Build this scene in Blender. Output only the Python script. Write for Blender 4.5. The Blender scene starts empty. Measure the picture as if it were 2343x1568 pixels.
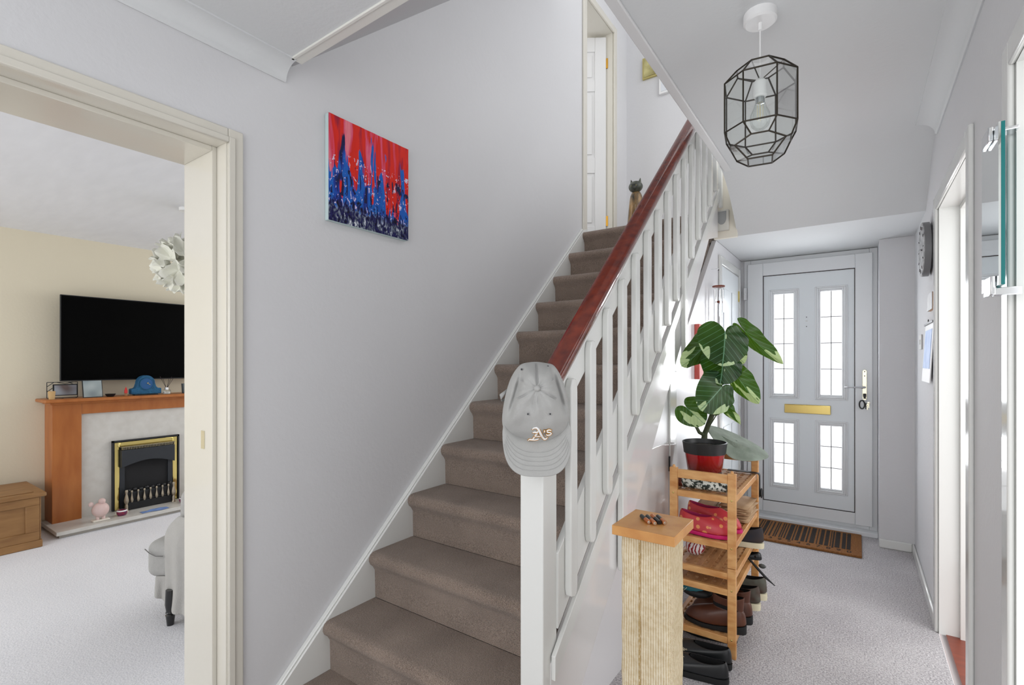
import bpy, bmesh, math, random
from mathutils import Vector, Matrix
random.seed(7)
PI = math.pi
# ------------------------------------------------------------------ camera, world, lights, exposure
F = 1130.0; YAW = math.radians(35); CO = math.cos(YAW); SI = math.sin(YAW); CX = 1171.5; HY = 828.0; HC = 1.27
cam_d = bpy.data.cameras.new('camera'); cam = bpy.data.objects.new('camera', cam_d)
bpy.context.scene.collection.objects.link(cam)
cam.location = (0, 0, HC); cam.rotation_euler = (PI / 2, 0, YAW)
cam_d.sensor_width = 36; cam_d.sensor_fit = 'HORIZONTAL'; cam_d.lens = F / 2343 * 36
cam_d.shift_y = (HY - 784) / 2343; cam_d.clip_start = 0.02
bpy.context.scene.camera = cam
w = bpy.data.worlds.new('world'); bpy.context.scene.world = w; w.use_nodes = True
w.node_tree.nodes['Background'].inputs[0].default_value = (0.985, 0.99, 1.0, 1)
w.node_tree.nodes['Background'].inputs[1].default_value = 1.5
vs = bpy.context.scene.view_settings
vs.view_transform = 'Standard'; vs.look = 'None'; vs.gamma = 1; vs.exposure = 0.22; vs.use_curve_mapping = False

def area(name, loc, target, sx, sy, power, col=(1, 1, 1)):
    l = bpy.data.lights.new(name, 'AREA'); l.shape = 'RECTANGLE'; l.size = sx; l.size_y = sy; l.energy = power; l.color = col
    o = bpy.data.objects.new(name, l); bpy.context.scene.collection.objects.link(o)
    o.location = loc; d = Vector(target) - Vector(loc); o.rotation_euler = d.to_track_quat('-Z', 'Y').to_euler()
    return o
area('fill_hall_behind', (-0.75, -1.45, 1.6), (-0.75, 3, 1.1), 1.9, 1.7, 15, (0.98, 0.99, 1))  # added fill lamp behind the camera, brightens the hall walls evenly
area('daylight_front_door', (-0.33, 4.62, 1.3), (-0.33, 2, 1.2), 0.6, 1.5, 44, (0.98, 0.99, 1))
area('fill_side_room', (1.5, 2.3, 1.35), (-0.5, 4.3, 1.3), 1.1, 1.1, 9, (0.99, 0.995, 1))  # added fill lamp, brightens the lobby and inner face of the front door
area('fill_landing', (0.2, 3.5, 3.9), (-1.8, 2.6, 3.0), 1.2, 1.2, 4, (0.98, 0.985, 1))  # added fill lamp for the upstairs landing; no window stands here
area('daylight_patio_door', (-3.4, -1.9, 1.3), (-3.9, 2, 0.8), 2.4, 2.0, 15, (0.98, 0.99, 1))
area('daylight_living_window', (-3.5, 4.3, 1.5), (-3.7, 1, 0.6), 2.2, 1.3, 22, (0.97, 0.985, 1))

C = bpy.context.scene.collection
def at(px, py, D=None, X=None, Y=None, Z=None):
    r = (px - CX) / F; u = (HY - py) / F
    x, y, z = r * CO - SI, r * SI + CO, u
    t = X / x if X is not None else Y / y if Y is not None else (Z - HC) / z if Z is not None else D
    return Vector((x * t, y * t, HC + z * t))
RIGHT = Vector((CO, SI, 0)); UP = Vector((0, 0, 1)); BACK = Vector((SI, -CO, 0))   # BACK points towards the viewer side

# ------------------------------------------------------------------ materials
def srgb(c):
    return tuple((v / 12.92 if v <= 0.04045 else ((v + 0.055) / 1.055) ** 2.4) for v in [x / 255 for x in c])
MATS = {}
def M(name, rgb, rough=0.5, metal=0.0, var=0.0, vscale=8.0, bump=0.0, bscale=60.0, stretch=(1, 1, 1), coat=0.0, rgb2=None, spec=0.5, emis=None, detail=4):
    if name in MATS: return MATS[name]
    m = bpy.data.materials.new(name); m.use_nodes = True; nt = m.node_tree; b = nt.nodes['Principled BSDF']
    c = srgb(rgb); b.inputs['Base Color'].default_value = (*c, 1); b.inputs['Roughness'].default_value = rough
    b.inputs['Metallic'].default_value = metal; b.inputs['Coat Weight'].default_value = coat; b.inputs['Specular IOR Level'].default_value = spec
    tc = nt.nodes.new('ShaderNodeTexCoord'); mp = nt.nodes.new('ShaderNodeMapping'); mp.inputs['Scale'].default_value = stretch
    nt.links.new(tc.outputs['Object'], mp.inputs[0])
    if var or rgb2:
        n = nt.nodes.new('ShaderNodeTexNoise'); n.inputs['Scale'].default_value = vscale; n.inputs['Detail'].default_value = detail
        nt.links.new(mp.outputs[0], n.inputs['Vector'])
        r = nt.nodes.new('ShaderNodeValToRGB'); r.color_ramp.elements[0].position = 0.3; r.color_ramp.elements[1].position = 0.7
        c2 = srgb(rgb2) if rgb2 else tuple(v * (1 - var) for v in c)
        r.color_ramp.elements[0].color = (*c2, 1); r.color_ramp.elements[1].color = (*c, 1)
        nt.links.new(n.outputs['Fac'], r.inputs[0]); nt.links.new(r.outputs[0], b.inputs['Base Color'])
    if bump:
        n2 = nt.nodes.new('ShaderNodeTexNoise'); n2.inputs['Scale'].default_value = bscale; n2.inputs['Detail'].default_value = 3
        nt.links.new(mp.outputs[0], n2.inputs['Vector'])
        bp = nt.nodes.new('ShaderNodeBump'); bp.inputs['Strength'].default_value = bump; bp.inputs['Distance'].default_value = 0.01
        nt.links.new(n2.outputs['Fac'], bp.inputs['Height']); nt.links.new(bp.outputs[0], b.inputs['Normal'])
    if emis:
        b.inputs['Emission Color'].default_value = (*c, 1); b.inputs['Emission Strength'].default_value = emis
    MATS[name] = m; return m

def carpet(name, rgb, rgb2, scale=260, bump=0.9, big=3.0, bigamt=0.25):
    m = bpy.data.materials.new(name); m.use_nodes = True; nt = m.node_tree; b = nt.nodes['Principled BSDF']
    b.inputs['Roughness'].default_value = 0.95; b.inputs['Specular IOR Level'].default_value = 0.1
    b.inputs['Sheen Weight'].default_value = 0.25
    tc = nt.nodes.new('ShaderNodeTexCoord')
    def noise(s, d=3):
        n = nt.nodes.new('ShaderNodeTexNoise'); n.inputs['Scale'].default_value = s; n.inputs['Detail'].default_value = d
        nt.links.new(tc.outputs['Object'], n.inputs['Vector']); return n
    n1 = noise(scale); n2 = noise(big, 5); n3 = noise(scale * 0.3)
    r = nt.nodes.new('ShaderNodeValToRGB'); r.color_ramp.elements[0].position = 0.36; r.color_ramp.elements[1].position = 0.62
    r.color_ramp.elements[0].color = (*srgb(rgb2), 1); r.color_ramp.elements[1].color = (*srgb(rgb), 1)
    mx = nt.nodes.new('ShaderNodeMath'); mx.operation = 'ADD'
    m2 = nt.nodes.new('ShaderNodeMath'); m2.operation = 'MULTIPLY_ADD'; m2.inputs[1].default_value = bigamt * 2; m2.inputs[2].default_value = -bigamt
    nt.links.new(n2.outputs['Fac'], m2.inputs[0]); nt.links.new(n1.outputs['Fac'], mx.inputs[0]); nt.links.new(m2.outputs[0], mx.inputs[1])
    nt.links.new(mx.outputs[0], r.inputs[0]); nt.links.new(r.outputs[0], b.inputs['Base Color'])
    ad = nt.nodes.new('ShaderNodeMath'); ad.operation = 'ADD'; nt.links.new(n1.outputs['Fac'], ad.inputs[0]); nt.links.new(n3.outputs['Fac'], ad.inputs[1])
    bp = nt.nodes.new('ShaderNodeBump'); bp.inputs['Strength'].default_value = bump; bp.inputs['Distance'].default_value = 0.006
    nt.links.new(ad.outputs[0], bp.inputs['Height']); nt.links.new(bp.outputs[0], b.inputs['Normal'])
    return m

WALL = M('wall_paint', (217, 217, 219), 0.75, var=0.012, vscale=3, bump=0.12, bscale=45)
CEIL = M('ceiling_paint', (218, 220, 221), 0.8, bump=0.1, bscale=60)
CREAMW = M('cream_wall_paint', (222, 213, 190), 0.8, bump=0.08, bscale=60)
LIVC = M('living_ceiling', (232, 233, 236), 0.8, var=0.05, vscale=4, stretch=(1, 4, 1))
GLOSS = M('gloss_paint', (228, 229, 226), 0.16, coat=0.3, bump=0.06, bscale=12)
GLOSSC = M('cream_gloss_paint', (218, 214, 203), 0.2, coat=0.3, bump=0.05, bscale=12)
GLOSSP = M('stair_panel_gloss', (232, 230, 229), 0.12, coat=0.4, bump=0.08, bscale=7)
UPVC = M('white_upvc', (232, 234, 236), 0.3)
UPVC2 = M('white_upvc_panel', (232, 237, 240), 0.35, bump=0.03, bscale=200)
BLACKG = M('black_gasket', (45, 30, 30), 0.6)
BRASS = M('satin_brass', (214, 192, 120), 0.28, metal=1.0, var=0.1, vscale=6)
BRASSP = M('polished_brass', (225, 205, 130), 0.12, metal=1.0)
GOLDW = M('pale_gilt', (226, 220, 196), 0.25, metal=0.9)
CHROME = M('chrome', (225, 227, 230), 0.12, metal=1.0)
CARPET_H = carpet('hall_carpet', (208, 204, 205), (152, 147, 151), 150, 0.9, 3.0, 0.12)
CARPET_S = carpet('stair_carpet', (164, 145, 131), (116, 100, 89), 340, 1.0, 5.0, 0.16)
CARPET_L = carpet('living_carpet', (236, 236, 240), (214, 215, 221), 150, 0.4, 1.5, 0.15)
BEECH = M('beech_wood', (206, 150, 84), 0.4, rgb2=(188, 128, 66), vscale=3, stretch=(6, 6, 6), bump=0.05)
RACKW = M('acacia_wood', (226, 176, 116), 0.38, rgb2=(196, 134, 74), vscale=9, stretch=(1.5, 1, 4))
RACKW2 = M('acacia_wood_deck', (206, 160, 112), 0.42, rgb2=(172, 122, 78), vscale=9, stretch=(4, 1, 4))
MAHOG = M('mahogany_rail', (122, 44, 22), 0.18, rgb2=(84, 26, 14), vscale=9, stretch=(4, 0.6, 4), coat=0.5)
SURW = M('surround_wood', (182, 112, 54), 0.38, rgb2=(162, 92, 38), vscale=5, stretch=(3, 3, 0.7))
OAKW = M('oak_chest_wood', (158, 118, 72), 0.5, rgb2=(132, 94, 54), vscale=6, stretch=(4, 0.8, 4))
MARBLE = M('pale_marble', (216, 214, 208), 0.3, rgb2=(206, 203, 196), vscale=18)
BLACKM = M('black_metal', (22, 23, 26), 0.45)
CHARM = M('charcoal_metal', (38, 42, 48), 0.5)
BLACKP = M('black_plastic', (26, 28, 30), 0.4)
SCREEN = M('tv_screen', (2, 2, 2), 0.6, spec=0.05)
CAPF = M('grey_cotton', (178, 178, 176), 0.9, var=0.05, vscale=30, bump=0.25, bscale=500, spec=0.1)
WHITE = M('white_plain', (240, 240, 240), 0.5)
DARKLEAD = M('dark_lead', (58, 52, 44), 0.45, metal=0.6)

def glass_mat(name, tint=(1, 1, 1), amt=0.12, rough=0.02, bump=0):
    m = bpy.data.materials.new(name); m.use_nodes = True; nt = m.node_tree
    for n in list(nt.nodes):
        if n.type != 'OUTPUT_MATERIAL': nt.nodes.remove(n)
    out = [n for n in nt.nodes][0]
    t = nt.nodes.new('ShaderNodeBsdfTransparent'); t.inputs[0].default_value = (*tint, 1)
    g = nt.nodes.new('ShaderNodeBsdfGlossy'); g.inputs['Roughness'].default_value = rough
    mx = nt.nodes.new('ShaderNodeMixShader')
    lw = nt.nodes.new('ShaderNodeLayerWeight'); lw.inputs[0].default_value = 0.25
    mt = nt.nodes.new('ShaderNodeMath'); mt.operation = 'MULTIPLY_ADD'; mt.inputs[1].default_value = 0.5; mt.inputs[2].default_value = amt * 0.5
    nt.links.new(lw.outputs['Fresnel'], mt.inputs[0]); nt.links.new(mt.outputs[0], mx.inputs[0])
    nt.links.new(t.outputs[0], mx.inputs[1]); nt.links.new(g.outputs[0], mx.inputs[2]); nt.links.new(mx.outputs[0], out.inputs[0])
    if bump:
        n = nt.nodes.new('ShaderNodeTexNoise'); n.inputs['Scale'].default_value = 30; tc = nt.nodes.new('ShaderNodeTexCoord')
        nt.links.new(tc.outputs['Object'], n.inputs['Vector'])
        bp = nt.nodes.new('ShaderNodeBump'); bp.inputs['Strength'].default_value = bump
        nt.links.new(n.outputs[0], bp.inputs['Height']); nt.links.new(bp.outputs[0], g.inputs['Normal'])
    return m
GLASS = glass_mat('clear_glass', (0.96, 0.98, 0.97))
FROST = glass_mat('textured_door_glass', (0.95, 0.96, 0.97), 0.1, 0.2, 0.6)

# ------------------------------------------------------------------ mesh builder
class MB:
    def __init__(s): s.bm = bmesh.new(); s.uv = None
    def box(s, x0, x1, y0, y1, z0, z1):
        v = [s.bm.verts.new(p) for p in ((x0, y0, z0), (x1, y0, z0), (x1, y1, z0), (x0, y1, z0), (x0, y0, z1), (x1, y0, z1), (x1, y1, z1), (x0, y1, z1))]
        for f in ((3, 2, 1, 0), (4, 5, 6, 7), (0, 1, 5, 4), (1, 2, 6, 5), (2, 3, 7, 6), (3, 0, 4, 7)): s.bm.faces.new([v[i] for i in f])
        return s
    def prism(s, pts, axis, a0, a1):
        def P(p, a): return {'X': (a, p[0], p[1]), 'Y': (p[0], a, p[1]), 'Z': (p[0], p[1], a)}[axis]
        A = [s.bm.verts.new(P(p, a0)) for p in pts]; B = [s.bm.verts.new(P(p, a1)) for p in pts]; n = len(pts)
        s.bm.faces.new(A); s.bm.faces.new(B[::-1])
        for i in range(n): s.bm.faces.new((A[i], B[i], B[(i + 1) % n], A[(i + 1) % n]))
        return s
    def loop(s, pts): return [s.bm.verts.new(p) for p in pts]
    def bridge(s, A, B, closed=True):
        n = len(A)
        for i in range(n if closed else n - 1):
            j = (i + 1) % n
            s.bm.faces.new((A[i], A[j], B[j], B[i]))
    def loft(s, rings, closed=True, cap0=False, cap1=False):
        L = [s.loop(r) for r in rings]
        for a, b in zip(L, L[1:]): s.bridge(a, b, closed)
        if cap0: s.bm.faces.new(L[0][::-1])
        if cap1: s.bm.faces.new(L[-1])
        return L
    def lathe(s, prof, c=(0, 0, 0), n=20, cap=True, sx=1, sy=1):
        s.loft([[(c[0] + r * sx * math.cos(2 * PI * i / n), c[1] + r * sy * math.sin(2 * PI * i / n), c[2] + z) for i in range(n)] for r, z in prof], True, cap, cap)
        return s
    def tube(s, pts, r, n=6, flat=None):
        pts = [Vector(p) for p in pts]; rings = []
        rr = r if isinstance(r, (list, tuple)) else [r] * len(pts)
        pn = None
        for i, p in enumerate(pts):
            d = (pts[min(i + 1, len(pts) - 1)] - pts[max(i - 1, 0)]).normalized()
            if pn is None: pn = d.orthogonal().normalized()
            pn = (pn - d * pn.dot(d)).normalized(); q = d.cross(pn)
            rings.append([p + pn * rr[i] * math.cos(2 * PI * k / n) + q * rr[i] * math.sin(2 * PI * k / n) for k in range(n)])
        s.loft(rings, True, True, True); return s
    def grid(s, fn, nu, nv, wrapu=False, uv=False):
        V = [[s.bm.verts.new(fn(i / (nu if wrapu else nu - 1), j / (nv - 1))) for i in range(nu)] for j in range(nv)]
        if uv: s.uv = s.uv or s.bm.loops.layers.uv.new('UVMap')
        for j in range(nv - 1):
            for i in range(nu if wrapu else nu - 1):
                k = (i + 1) % nu
                f = s.bm.faces.new((V[j][i], V[j][k], V[j + 1][k], V[j + 1][i]))
                if uv:
                    for l, (a, b) in zip(f.loops, ((i, j), (i + 1, j), (i + 1, j + 1), (i, j + 1))): l[s.uv].uv = (a / (nu - 1), b / (nv - 1))
        return s
    def sphere(s, c, r, n=16, m=10, sc=(1, 1, 1)):
        L = s.loft([[(c[0] + sc[0] * r * math.sin(PI * j / m) * math.cos(2 * PI * i / n), c[1] + sc[1] * r * math.sin(PI * j / m) * math.sin(2 * PI * i / n), c[2] + sc[2] * r * math.cos(PI * j / m)) for i in range(n)] for j in range(1, m)])
        for ring, z, fl in ((L[0], 1, 0), (L[-1], -1, 1)):
            v = s.bm.verts.new((c[0], c[1], c[2] + z * r * sc[2]))
            for i in range(n):
                a, b = ring[i], ring[(i + 1) % n]
                s.bm.faces.new((a, b, v) if fl else (b, a, v))
        return s
    def obj(s, name, mat, parent=None, bevel=0, smooth=True, sub=0, angle=35, solid=0, seg=2):
        bmesh.ops.recalc_face_normals(s.bm, faces=s.bm.faces)
        me = bpy.data.meshes.new(name); s.bm.to_mesh(me); s.bm.free(); me.materials.append(mat)
        if smooth:
            for p in me.polygons: p.use_smooth = True
            if not sub: me.set_sharp_from_angle(angle=math.radians(angle))
        o = bpy.data.objects.new(name, me); C.objects.link(o)
        if parent is not None: link(o, parent)
        if solid: md = o.modifiers.new('solid', 'SOLIDIFY'); md.thickness = solid; md.offset = 0
        if bevel: md = o.modifiers.new('bevel', 'BEVEL'); md.width = bevel; md.segments = seg; md.limit_method = 'ANGLE'; md.angle_limit = math.radians(40)
        if sub: md = o.modifiers.new('sub', 'SUBSURF'); md.levels = sub; md.render_levels = sub
        return o
def wpos(o):
    p = Vector(o.location)
    while o.parent: o = o.parent; p += Vector(o.location)
    return p
def link(o, parent):           # meshes are written in world coordinates; thing Empties are only translated
    o.parent = parent; o.location = Vector(o.location) - wpos(parent)
def tag(o, label=None, cat=None, group=None, kind=None):
    if label: o['label'] = label
    if cat: o['category'] = cat
    if group: o['group'] = group
    if kind: o['kind'] = kind
    return o
def thing(name, label, cat, loc=(0, 0, 0), group=None):
    o = bpy.data.objects.new(name, None); C.objects.link(o); o.location = loc; o.empty_display_size = 0.05
    return tag(o, label, cat, group)
def struct(name, mb, mat, bevel=0, label=None, **k):
    o = mb.obj(name, mat, bevel=bevel, **k); o['kind'] = 'structure'
    if label: o['label'] = label
    return o
def estruct(name, loc=(0, 0, 0), label=None):
    o = bpy.data.objects.new(name, None); C.objects.link(o); o.location = loc; o['kind'] = 'structure'
    if label: o['label'] = label
    return o
B = lambda *a: MB().box(*a)

# ------------------------------------------------------------------ room shell
XL = -1.812; XR = 0.31; ZC = 2.41; XS = -0.76; XU = -0.80
YN0, DY, RZ = 1.203, 0.2314, 0.209
nose = lambda y: RZ + (RZ / DY) * (y - YN0)
b = MB(); b.box(-2.09, XR, -1.6, 4.5, -0.1, 0.0); struct('floor', b, CARPET_H, label='grey loop pile carpet of the hall')
struct('floor_stair_foot', B(XL + 0.031, -0.86, 0.88, 1.238, 0.0, 0.003), CARPET_S, label='brown stair carpet where it meets the hall floor')
struct('floor_living', B(-5.4, -2.09, -2.2, 4.6, -0.1, 0.0), CARPET_L, label='pale cream living room carpet')
struct('floor_kitchen', B(0.335, 1.6, 1.9, 3.6, -0.1, 0.004), M('red_wood_floor', (140, 60, 34), 0.3, var=0.3, vscale=5, stretch=(1, 6, 1)), label='reddish wooden floor beyond the side doorway')
b = MB(); b.box(-2.09, XL, -1.6, 0.04, 0, 4.8); b.box(-2.09, XL, 0.04, 0.855, 2.05, 4.8); b.box(-2.09, XL, 0.855, 3.61, 0, 4.8)
b.box(-2.09, XL, 3.61, 4.19, 4.25, 4.8); b.box(-2.09, XL, 3.61, 4.19, 0, 2.29); b.box(-2.09, XL, 4.19, 4.7, 0, 4.8)
struct('wall_left', b, WALL)
b = MB(); b.box(XR, XR + 0.12, 3.06, 4.25, 0, 2.66); b.box(XR, XR + 0.12, 2.20, 3.06, 2.01, 2.66); b.box(XR, XR + 0.12, 1.67, 2.20, 0, 2.66)
b.box(XR, XR + 0.12, 0.85, 1.67, 2.01, 2.66); b.box(XR, XR + 0.12, -1.6, 0.85, 0, 2.66)
struct('wall_right', b, WALL)
b = MB(); b.box(0.12, 0.43, 4.22, 4.7, 0, 2.109); b.box(-2.0, -0.778, 4.5, 4.7, 0, 4.8); b.box(-0.778, 0.43, 4.5, 4.7, 2.109, 4.8)
struct('wall_front', b, WALL)
b = MB().prism([(1.36, 0), (4.5, 0), (4.5, 2.108), (3.6, 2.108), (1.36, nose(1.36) - 0.27)], 'X', XU - 0.03, XU)
struct('wall_understairs', b, M('understairs_paint', (232, 231, 233), 0.3))
struct('wall_living', B(-5.35, -5.15, -2.2, 4.6, 0, 2.5), CREAMW)
b = MB(); b.box(-5.35, -2.09, 4.4, 4.6, 0, 0.8); b.box(-5.35, -2.09, 4.4, 4.6, 2.1, 2.5); b.box(-5.35, -4.8, 4.4, 4.6, 0.8, 2.1); b.box(-2.4, -2.09, 4.4, 4.6, 0.8, 2.1)
struct('wall_living_front', b, CREAMW)
struct('ceiling_living', B(-5.35, -2.09, -2.2, 4.6, 2.262, 2.5), LIVC)
b = MB(); b.box(XL, XR + .12, -1.6, 1.044, ZC, 2.66); b.box(-0.635, XR + .12, 1.044, 3.05, ZC, 2.66)
struct('ceiling', b, CEIL)
b = MB().prism([(3.05 + .52 * k / 16, ZC - 0.30 * (k / 16) ** 1.7) for k in range(17)] + [(4.5, 2.11), (4.5, 2.3), (3.6, 2.3), (3.4, 2.5), (3.05, 2.66)], 'X', -0.66, XR)
struct('ceiling_lobby', b, CEIL, angle=30)
b = MB().prism([(1.09, 2.425), (3.0, 2.425 + 1.91 * 0.885), (3.0, 4.2), (1.044, 2.9), (1.044, 2.425)], 'X', XL, -0.62)
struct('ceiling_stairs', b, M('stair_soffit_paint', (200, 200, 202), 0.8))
struct('ceiling_landing', B(XL, 1.5, 3.0, 4.7, 4.75, 4.85), CEIL)
struct('ceiling_understairs', B(-0.80, -0.66, 3.56, 4.5, 2.11, 2.14), CEIL)
struct('trim_6', B(-0.80, -0.655, 3.53, 3.56, 2.10, 2.64), M('cream_board', (238, 232, 218), .5))
b = B(XL, -0.68, 3.80, 4.5, 2.14, 2.299); b.box(-0.68, 0.4, 3.62, 4.5, 2.3, 2.31)
struct('floor_landing', b, CARPET_S, label='brown carpet of the upstairs landing')
# ceiling opening trim and coves
b = MB(); b.box(-0.65, -0.612, 1.03, 3.19, ZC - 0.012, ZC + 0.0); b.box(-0.65, -0.63, 1.03, 3.19, ZC, ZC + 0.26)
struct('trim_1', b, M('trim_paint', (226, 226, 226), 0.4), bevel=0.004)
b = MB(); b.box(-1.745, -0.612, 1.04, 1.052, ZC - 0.006, ZC + 0.01); b.box(-1.745, -0.65, 1.052, 1.088, ZC - 0.002, ZC + 0.02)
struct('trim_2', b, M('trim_paint_b', (230, 229, 222), 0.4), bevel=0.002)
def cove(name, xw, sgn, y0, y1):
    pts = [(0, ZC), (0, ZC - 0.062), (0.006, ZC - 0.064)]
    for k in range(9):
        a = k / 8 * PI / 2
        pts.append((0.012 + 0.062 * (1 - math.cos(a)), ZC - 0.060 + 0.054 * math.sin(a)))
    pts += [(0.082, ZC - 0.006), (0.082, ZC)]
    struct(name, MB().prism([(xw + sgn * p, z) for p, z in pts], 'Y', y0, y1), CEIL, angle=50)
cove('trim_3', XL, 1, -1.6, 1.058)
cove('trim_4', XR, -1, -1.6, 3.06)
# baseboards
def bb(name, mb): struct(name, mb, GLOSS, bevel=0.006)
bb('baseboard_right', MB().box(XR - 0.014, XR, 3.11, 4.22, 0, 0.06))
bb('baseboard_front', MB().box(0.12, XR - 0.014, 4.205, 4.22, 0, 0.06))
bb('baseboard_living', MB().box(-5.15, -5.13, -2, 1.0, 0, 0.09))
bb('baseboard_understairs', MB().box(XU, XU + 0.012, 2.70, 3.62, 0, 0.06))

# ------------------------------------------------------------------ doorways
def ring_frame(mb, axis, a0, a1, u0, u1, z0, z1, wd):   # three-sided architrave, u = opening range, wd wide
    for (p, q, r, s_) in ((u0 - wd, u0, z0, z1 + wd), (u1, u1 + wd, z0, z1 + wd), (u0, u1, z1, z1 + wd)):
        if axis == 'X': mb.box(a0, a1, p, q, r, s_)
        else: mb.box(p, q, a0, a1, r, s_)
d3 = estruct('door_2', (XL, 0.45, 0), 'cream gloss doorway lining and architrave opening to the living room')
b = MB()
ring_frame(b, 'X', XL, XL + 0.012, 0.045, 0.845, 0, 2.035, 0.052); b.obj('architrave', GLOSSC, d3, bevel=0.004)
b = MB(); ring_frame(b, 'X', XL + 0.012, XL + 0.018, 0.045, 0.845, 0, 2.035, 0.022); b.obj('architrave_bead', GLOSSC, d3, bevel=0.003)
b = MB(); b.box(-2.1, XL + 0.004, 0.84, 0.856, 0, 2.052); b.box(-2.1, XL + 0.004, 0.04, 0.05, 0, 2.052); b.box(-2.1, XL + 0.004, 0.05, 0.84, 2.035, 2.052)
b.obj('lining', GLOSSC, d3, bevel=0.002)
b = MB(); b.box(-2.1, -1.874, 0.824, 0.84, 0, 2.035); b.box(-2.1, -1.874, 0.05, 0.065, 0, 2.035); b.box(-2.1, -1.874, 0.065, 0.824, 2.018, 2.035)
b.obj('door_stop', GLOSSC, d3, bevel=0.002)
B(-1.955, -1.93, 0.8215, 0.8245, 0.955, 1.02).obj('strike_plate', GOLDW, d3)
# side doorway on the right wall (far)
d4 = estruct('door_3', (XR, 2.6, 0), 'white gloss doorway lining in the right hall wall')
b = MB(); ring_frame(b, 'X', XR - 0.014, XR, 2.235, 3.04, 0, 1.985, 0.062); b.obj('architrave', GLOSS, d4, bevel=0.005)
b = MB(); b.box(XR, XR + 0.13, 3.03, 3.06, 0, 2.01); b.box(XR, XR + 0.13, 2.2, 2.23, 0, 2.01); b.box(XR, XR + 0.13, 2.23, 3.03, 1.985, 2.01); b.obj('lining', GLOSS, d4)
b = MB(); b.box(XR + 0.072, XR + 0.13, 3.012, 3.03, 0, 1.985); b.box(XR + 0.072, XR + 0.13, 2.23, 3.012, 1.967, 1.985); b.obj('door_stop', GLOSS, d4, bevel=0.002)
B(XR + 0.104, XR + 0.112, 3.009, 3.012, 0.93, 1.0).obj('strike_plate', BRASS, d4)
d5 = estruct('door_4', (XR, 1.3, 0), 'white gloss doorway lining nearest on the right')
b = MB(); ring_frame(b, 'X', XR - 0.014, XR, 0.86, 1.665, 0, 1.985, 0.062); b.obj('architrave', GLOSS, d5, bevel=0.005)
b = MB(); b.box(XR, XR + 0.13, 1.655, 1.67, 0, 2.01); b.box(XR, XR + 0.13, 0.85, 0.865, 0, 2.01); b.box(XR, XR + 0.13, 0.865, 1.655, 1.985, 2.01); b.obj('lining', GLOSS, d5)
b = MB(); b.box(XR + 0.06, XR + 0.13, 1.64, 1.655, 0, 1.985); b.box(XR + 0.06, XR + 0.13, 0.865, 1.64, 1.967, 1.985); b.obj('door_stop', GLOSS, d5, bevel=0.002)
# landing door: frame, lining, panelled leaf standing ajar
d6 = estruct('door_5', (XL, 3.9, 2.3), 'white panelled door with brass hinges at the top of the stairs')
b = MB(); ring_frame(b, 'X', XL, XL + 0.018, 3.628, 4.175, 2.3, 4.235, 0.06); b.obj('architrave', GLOSSC, d6, bevel=0.006)
b = MB(); b.box(-2.09, XL, 4.165, 4.195, 2.3, 4.25); b.box(-2.09, XL, 3.605, 3.63, 2.3, 4.25); b.box(-2.09, XL, 3.63, 4.165, 4.235, 4.25); b.obj('lining', GLOSSC, d6, bevel=0.002)
hx, hy = -1.872, 4.158; ang = math.radians(212)
ld = Vector((math.cos(ang), math.sin(ang), 0)); ln = Vector((-ld.y, ld.x, 0))
if ln.dot(Vector((0, -1, 0))) < 0: ln = -ln
def leafbox(mb, u0, u1, n0, n1, z0, z1):
    P = [Vector((hx, hy, 0)) + ld * u + ln * n for u, n in ((u0, n0), (u1, n0), (u1, n1), (u0, n1))]
    mb.prism([(p.x, p.y) for p in P], 'Z', z0, z1)
b = MB(); leafbox(b, 0, 0.58, -0.035, 0, 2.31, 4.21)
for z0, z1 in ((2.31, 2.5), (2.98, 3.12), (3.72, 3.82), (4.08, 4.21)): [leafbox(b, a_, c_, 0, 0.009, z0, z1) for a_, c_ in ((0.1, 0.25), (0.33, 0.48))]
for u0, u1 in ((0, 0.1), (0.25, 0.33), (0.48, 0.58)): leafbox(b, u0, u1, 0, 0.009, 2.31, 4.21)
leaf = b.obj('door_leaf', M('landing_door_paint', (228, 228, 228), 0.35), d6, bevel=0.004)
for z0, z1 in ((2.53, 2.95), (3.15, 3.69), (3.85, 4.05)):
    for u0, u1 in ((0.125, 0.225), (0.355, 0.455)):
        b = MB(); leafbox(b, u0, u1, 0, 0.008, z0, z1); b.obj('raised_panel', MATS['landing_door_paint'], leaf, bevel=0.007)
for z in (2.50, 3.93): 
    b = MB(); leafbox(b, -0.018, 0.0, -0.004, 0.006, z, z + 0.09); b.obj('hinge', M('hinge_brass', (200, 150, 60), 0.3, metal=1), d6)
# lobby doors seen edge-on
d7 = estruct('door_6', (XU, 4.0, 0), 'white door in the lobby wall beside the front door')
b = MB(); ring_frame(b, 'X', XU, XU + 0.014, 3.72, 4.34, 0, 1.96, 0.06); b.obj('architrave', GLOSS, d7, bevel=0.005)
lf = B(XU, XU + 0.006, 3.725, 4.335, 0.01, 1.955).obj('door_leaf', UPVC2, d7)
for z0, z1 in ((0.15, 0.8), (0.95, 1.8)):
    for y0, y1 in ((3.79, 3.99), (4.07, 4.27)): B(XU + 0.005, XU + 0.011, y0, y1, z0, z1).obj('raised_panel', UPVC2, lf, bevel=0.005)
for z in (0.3, 1.755): B(XU + 0.006, XU + 0.016, 4.325, 4.34, z, z + 0.085).obj('hinge', BRASS, d7)
d8 = estruct('door_7', (XU, 2.2, 0), 'flush white cupboard door under the stairs')
B(XU, XU + 0.008, 1.95, 2.53, 0.02, 0.86).obj('door_leaf', GLOSSP, d8, bevel=0.002)
B(XU, XU + 0.010, 2.55, 2.66, 0.0, 1.22).obj('architrave', GLOSS, d8, bevel=0.004)
B(XU + 0.006, XU + 0.014, 2.526, 2.538, 0.71, 0.785).obj('hinge', BLACKM, d8)

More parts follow.
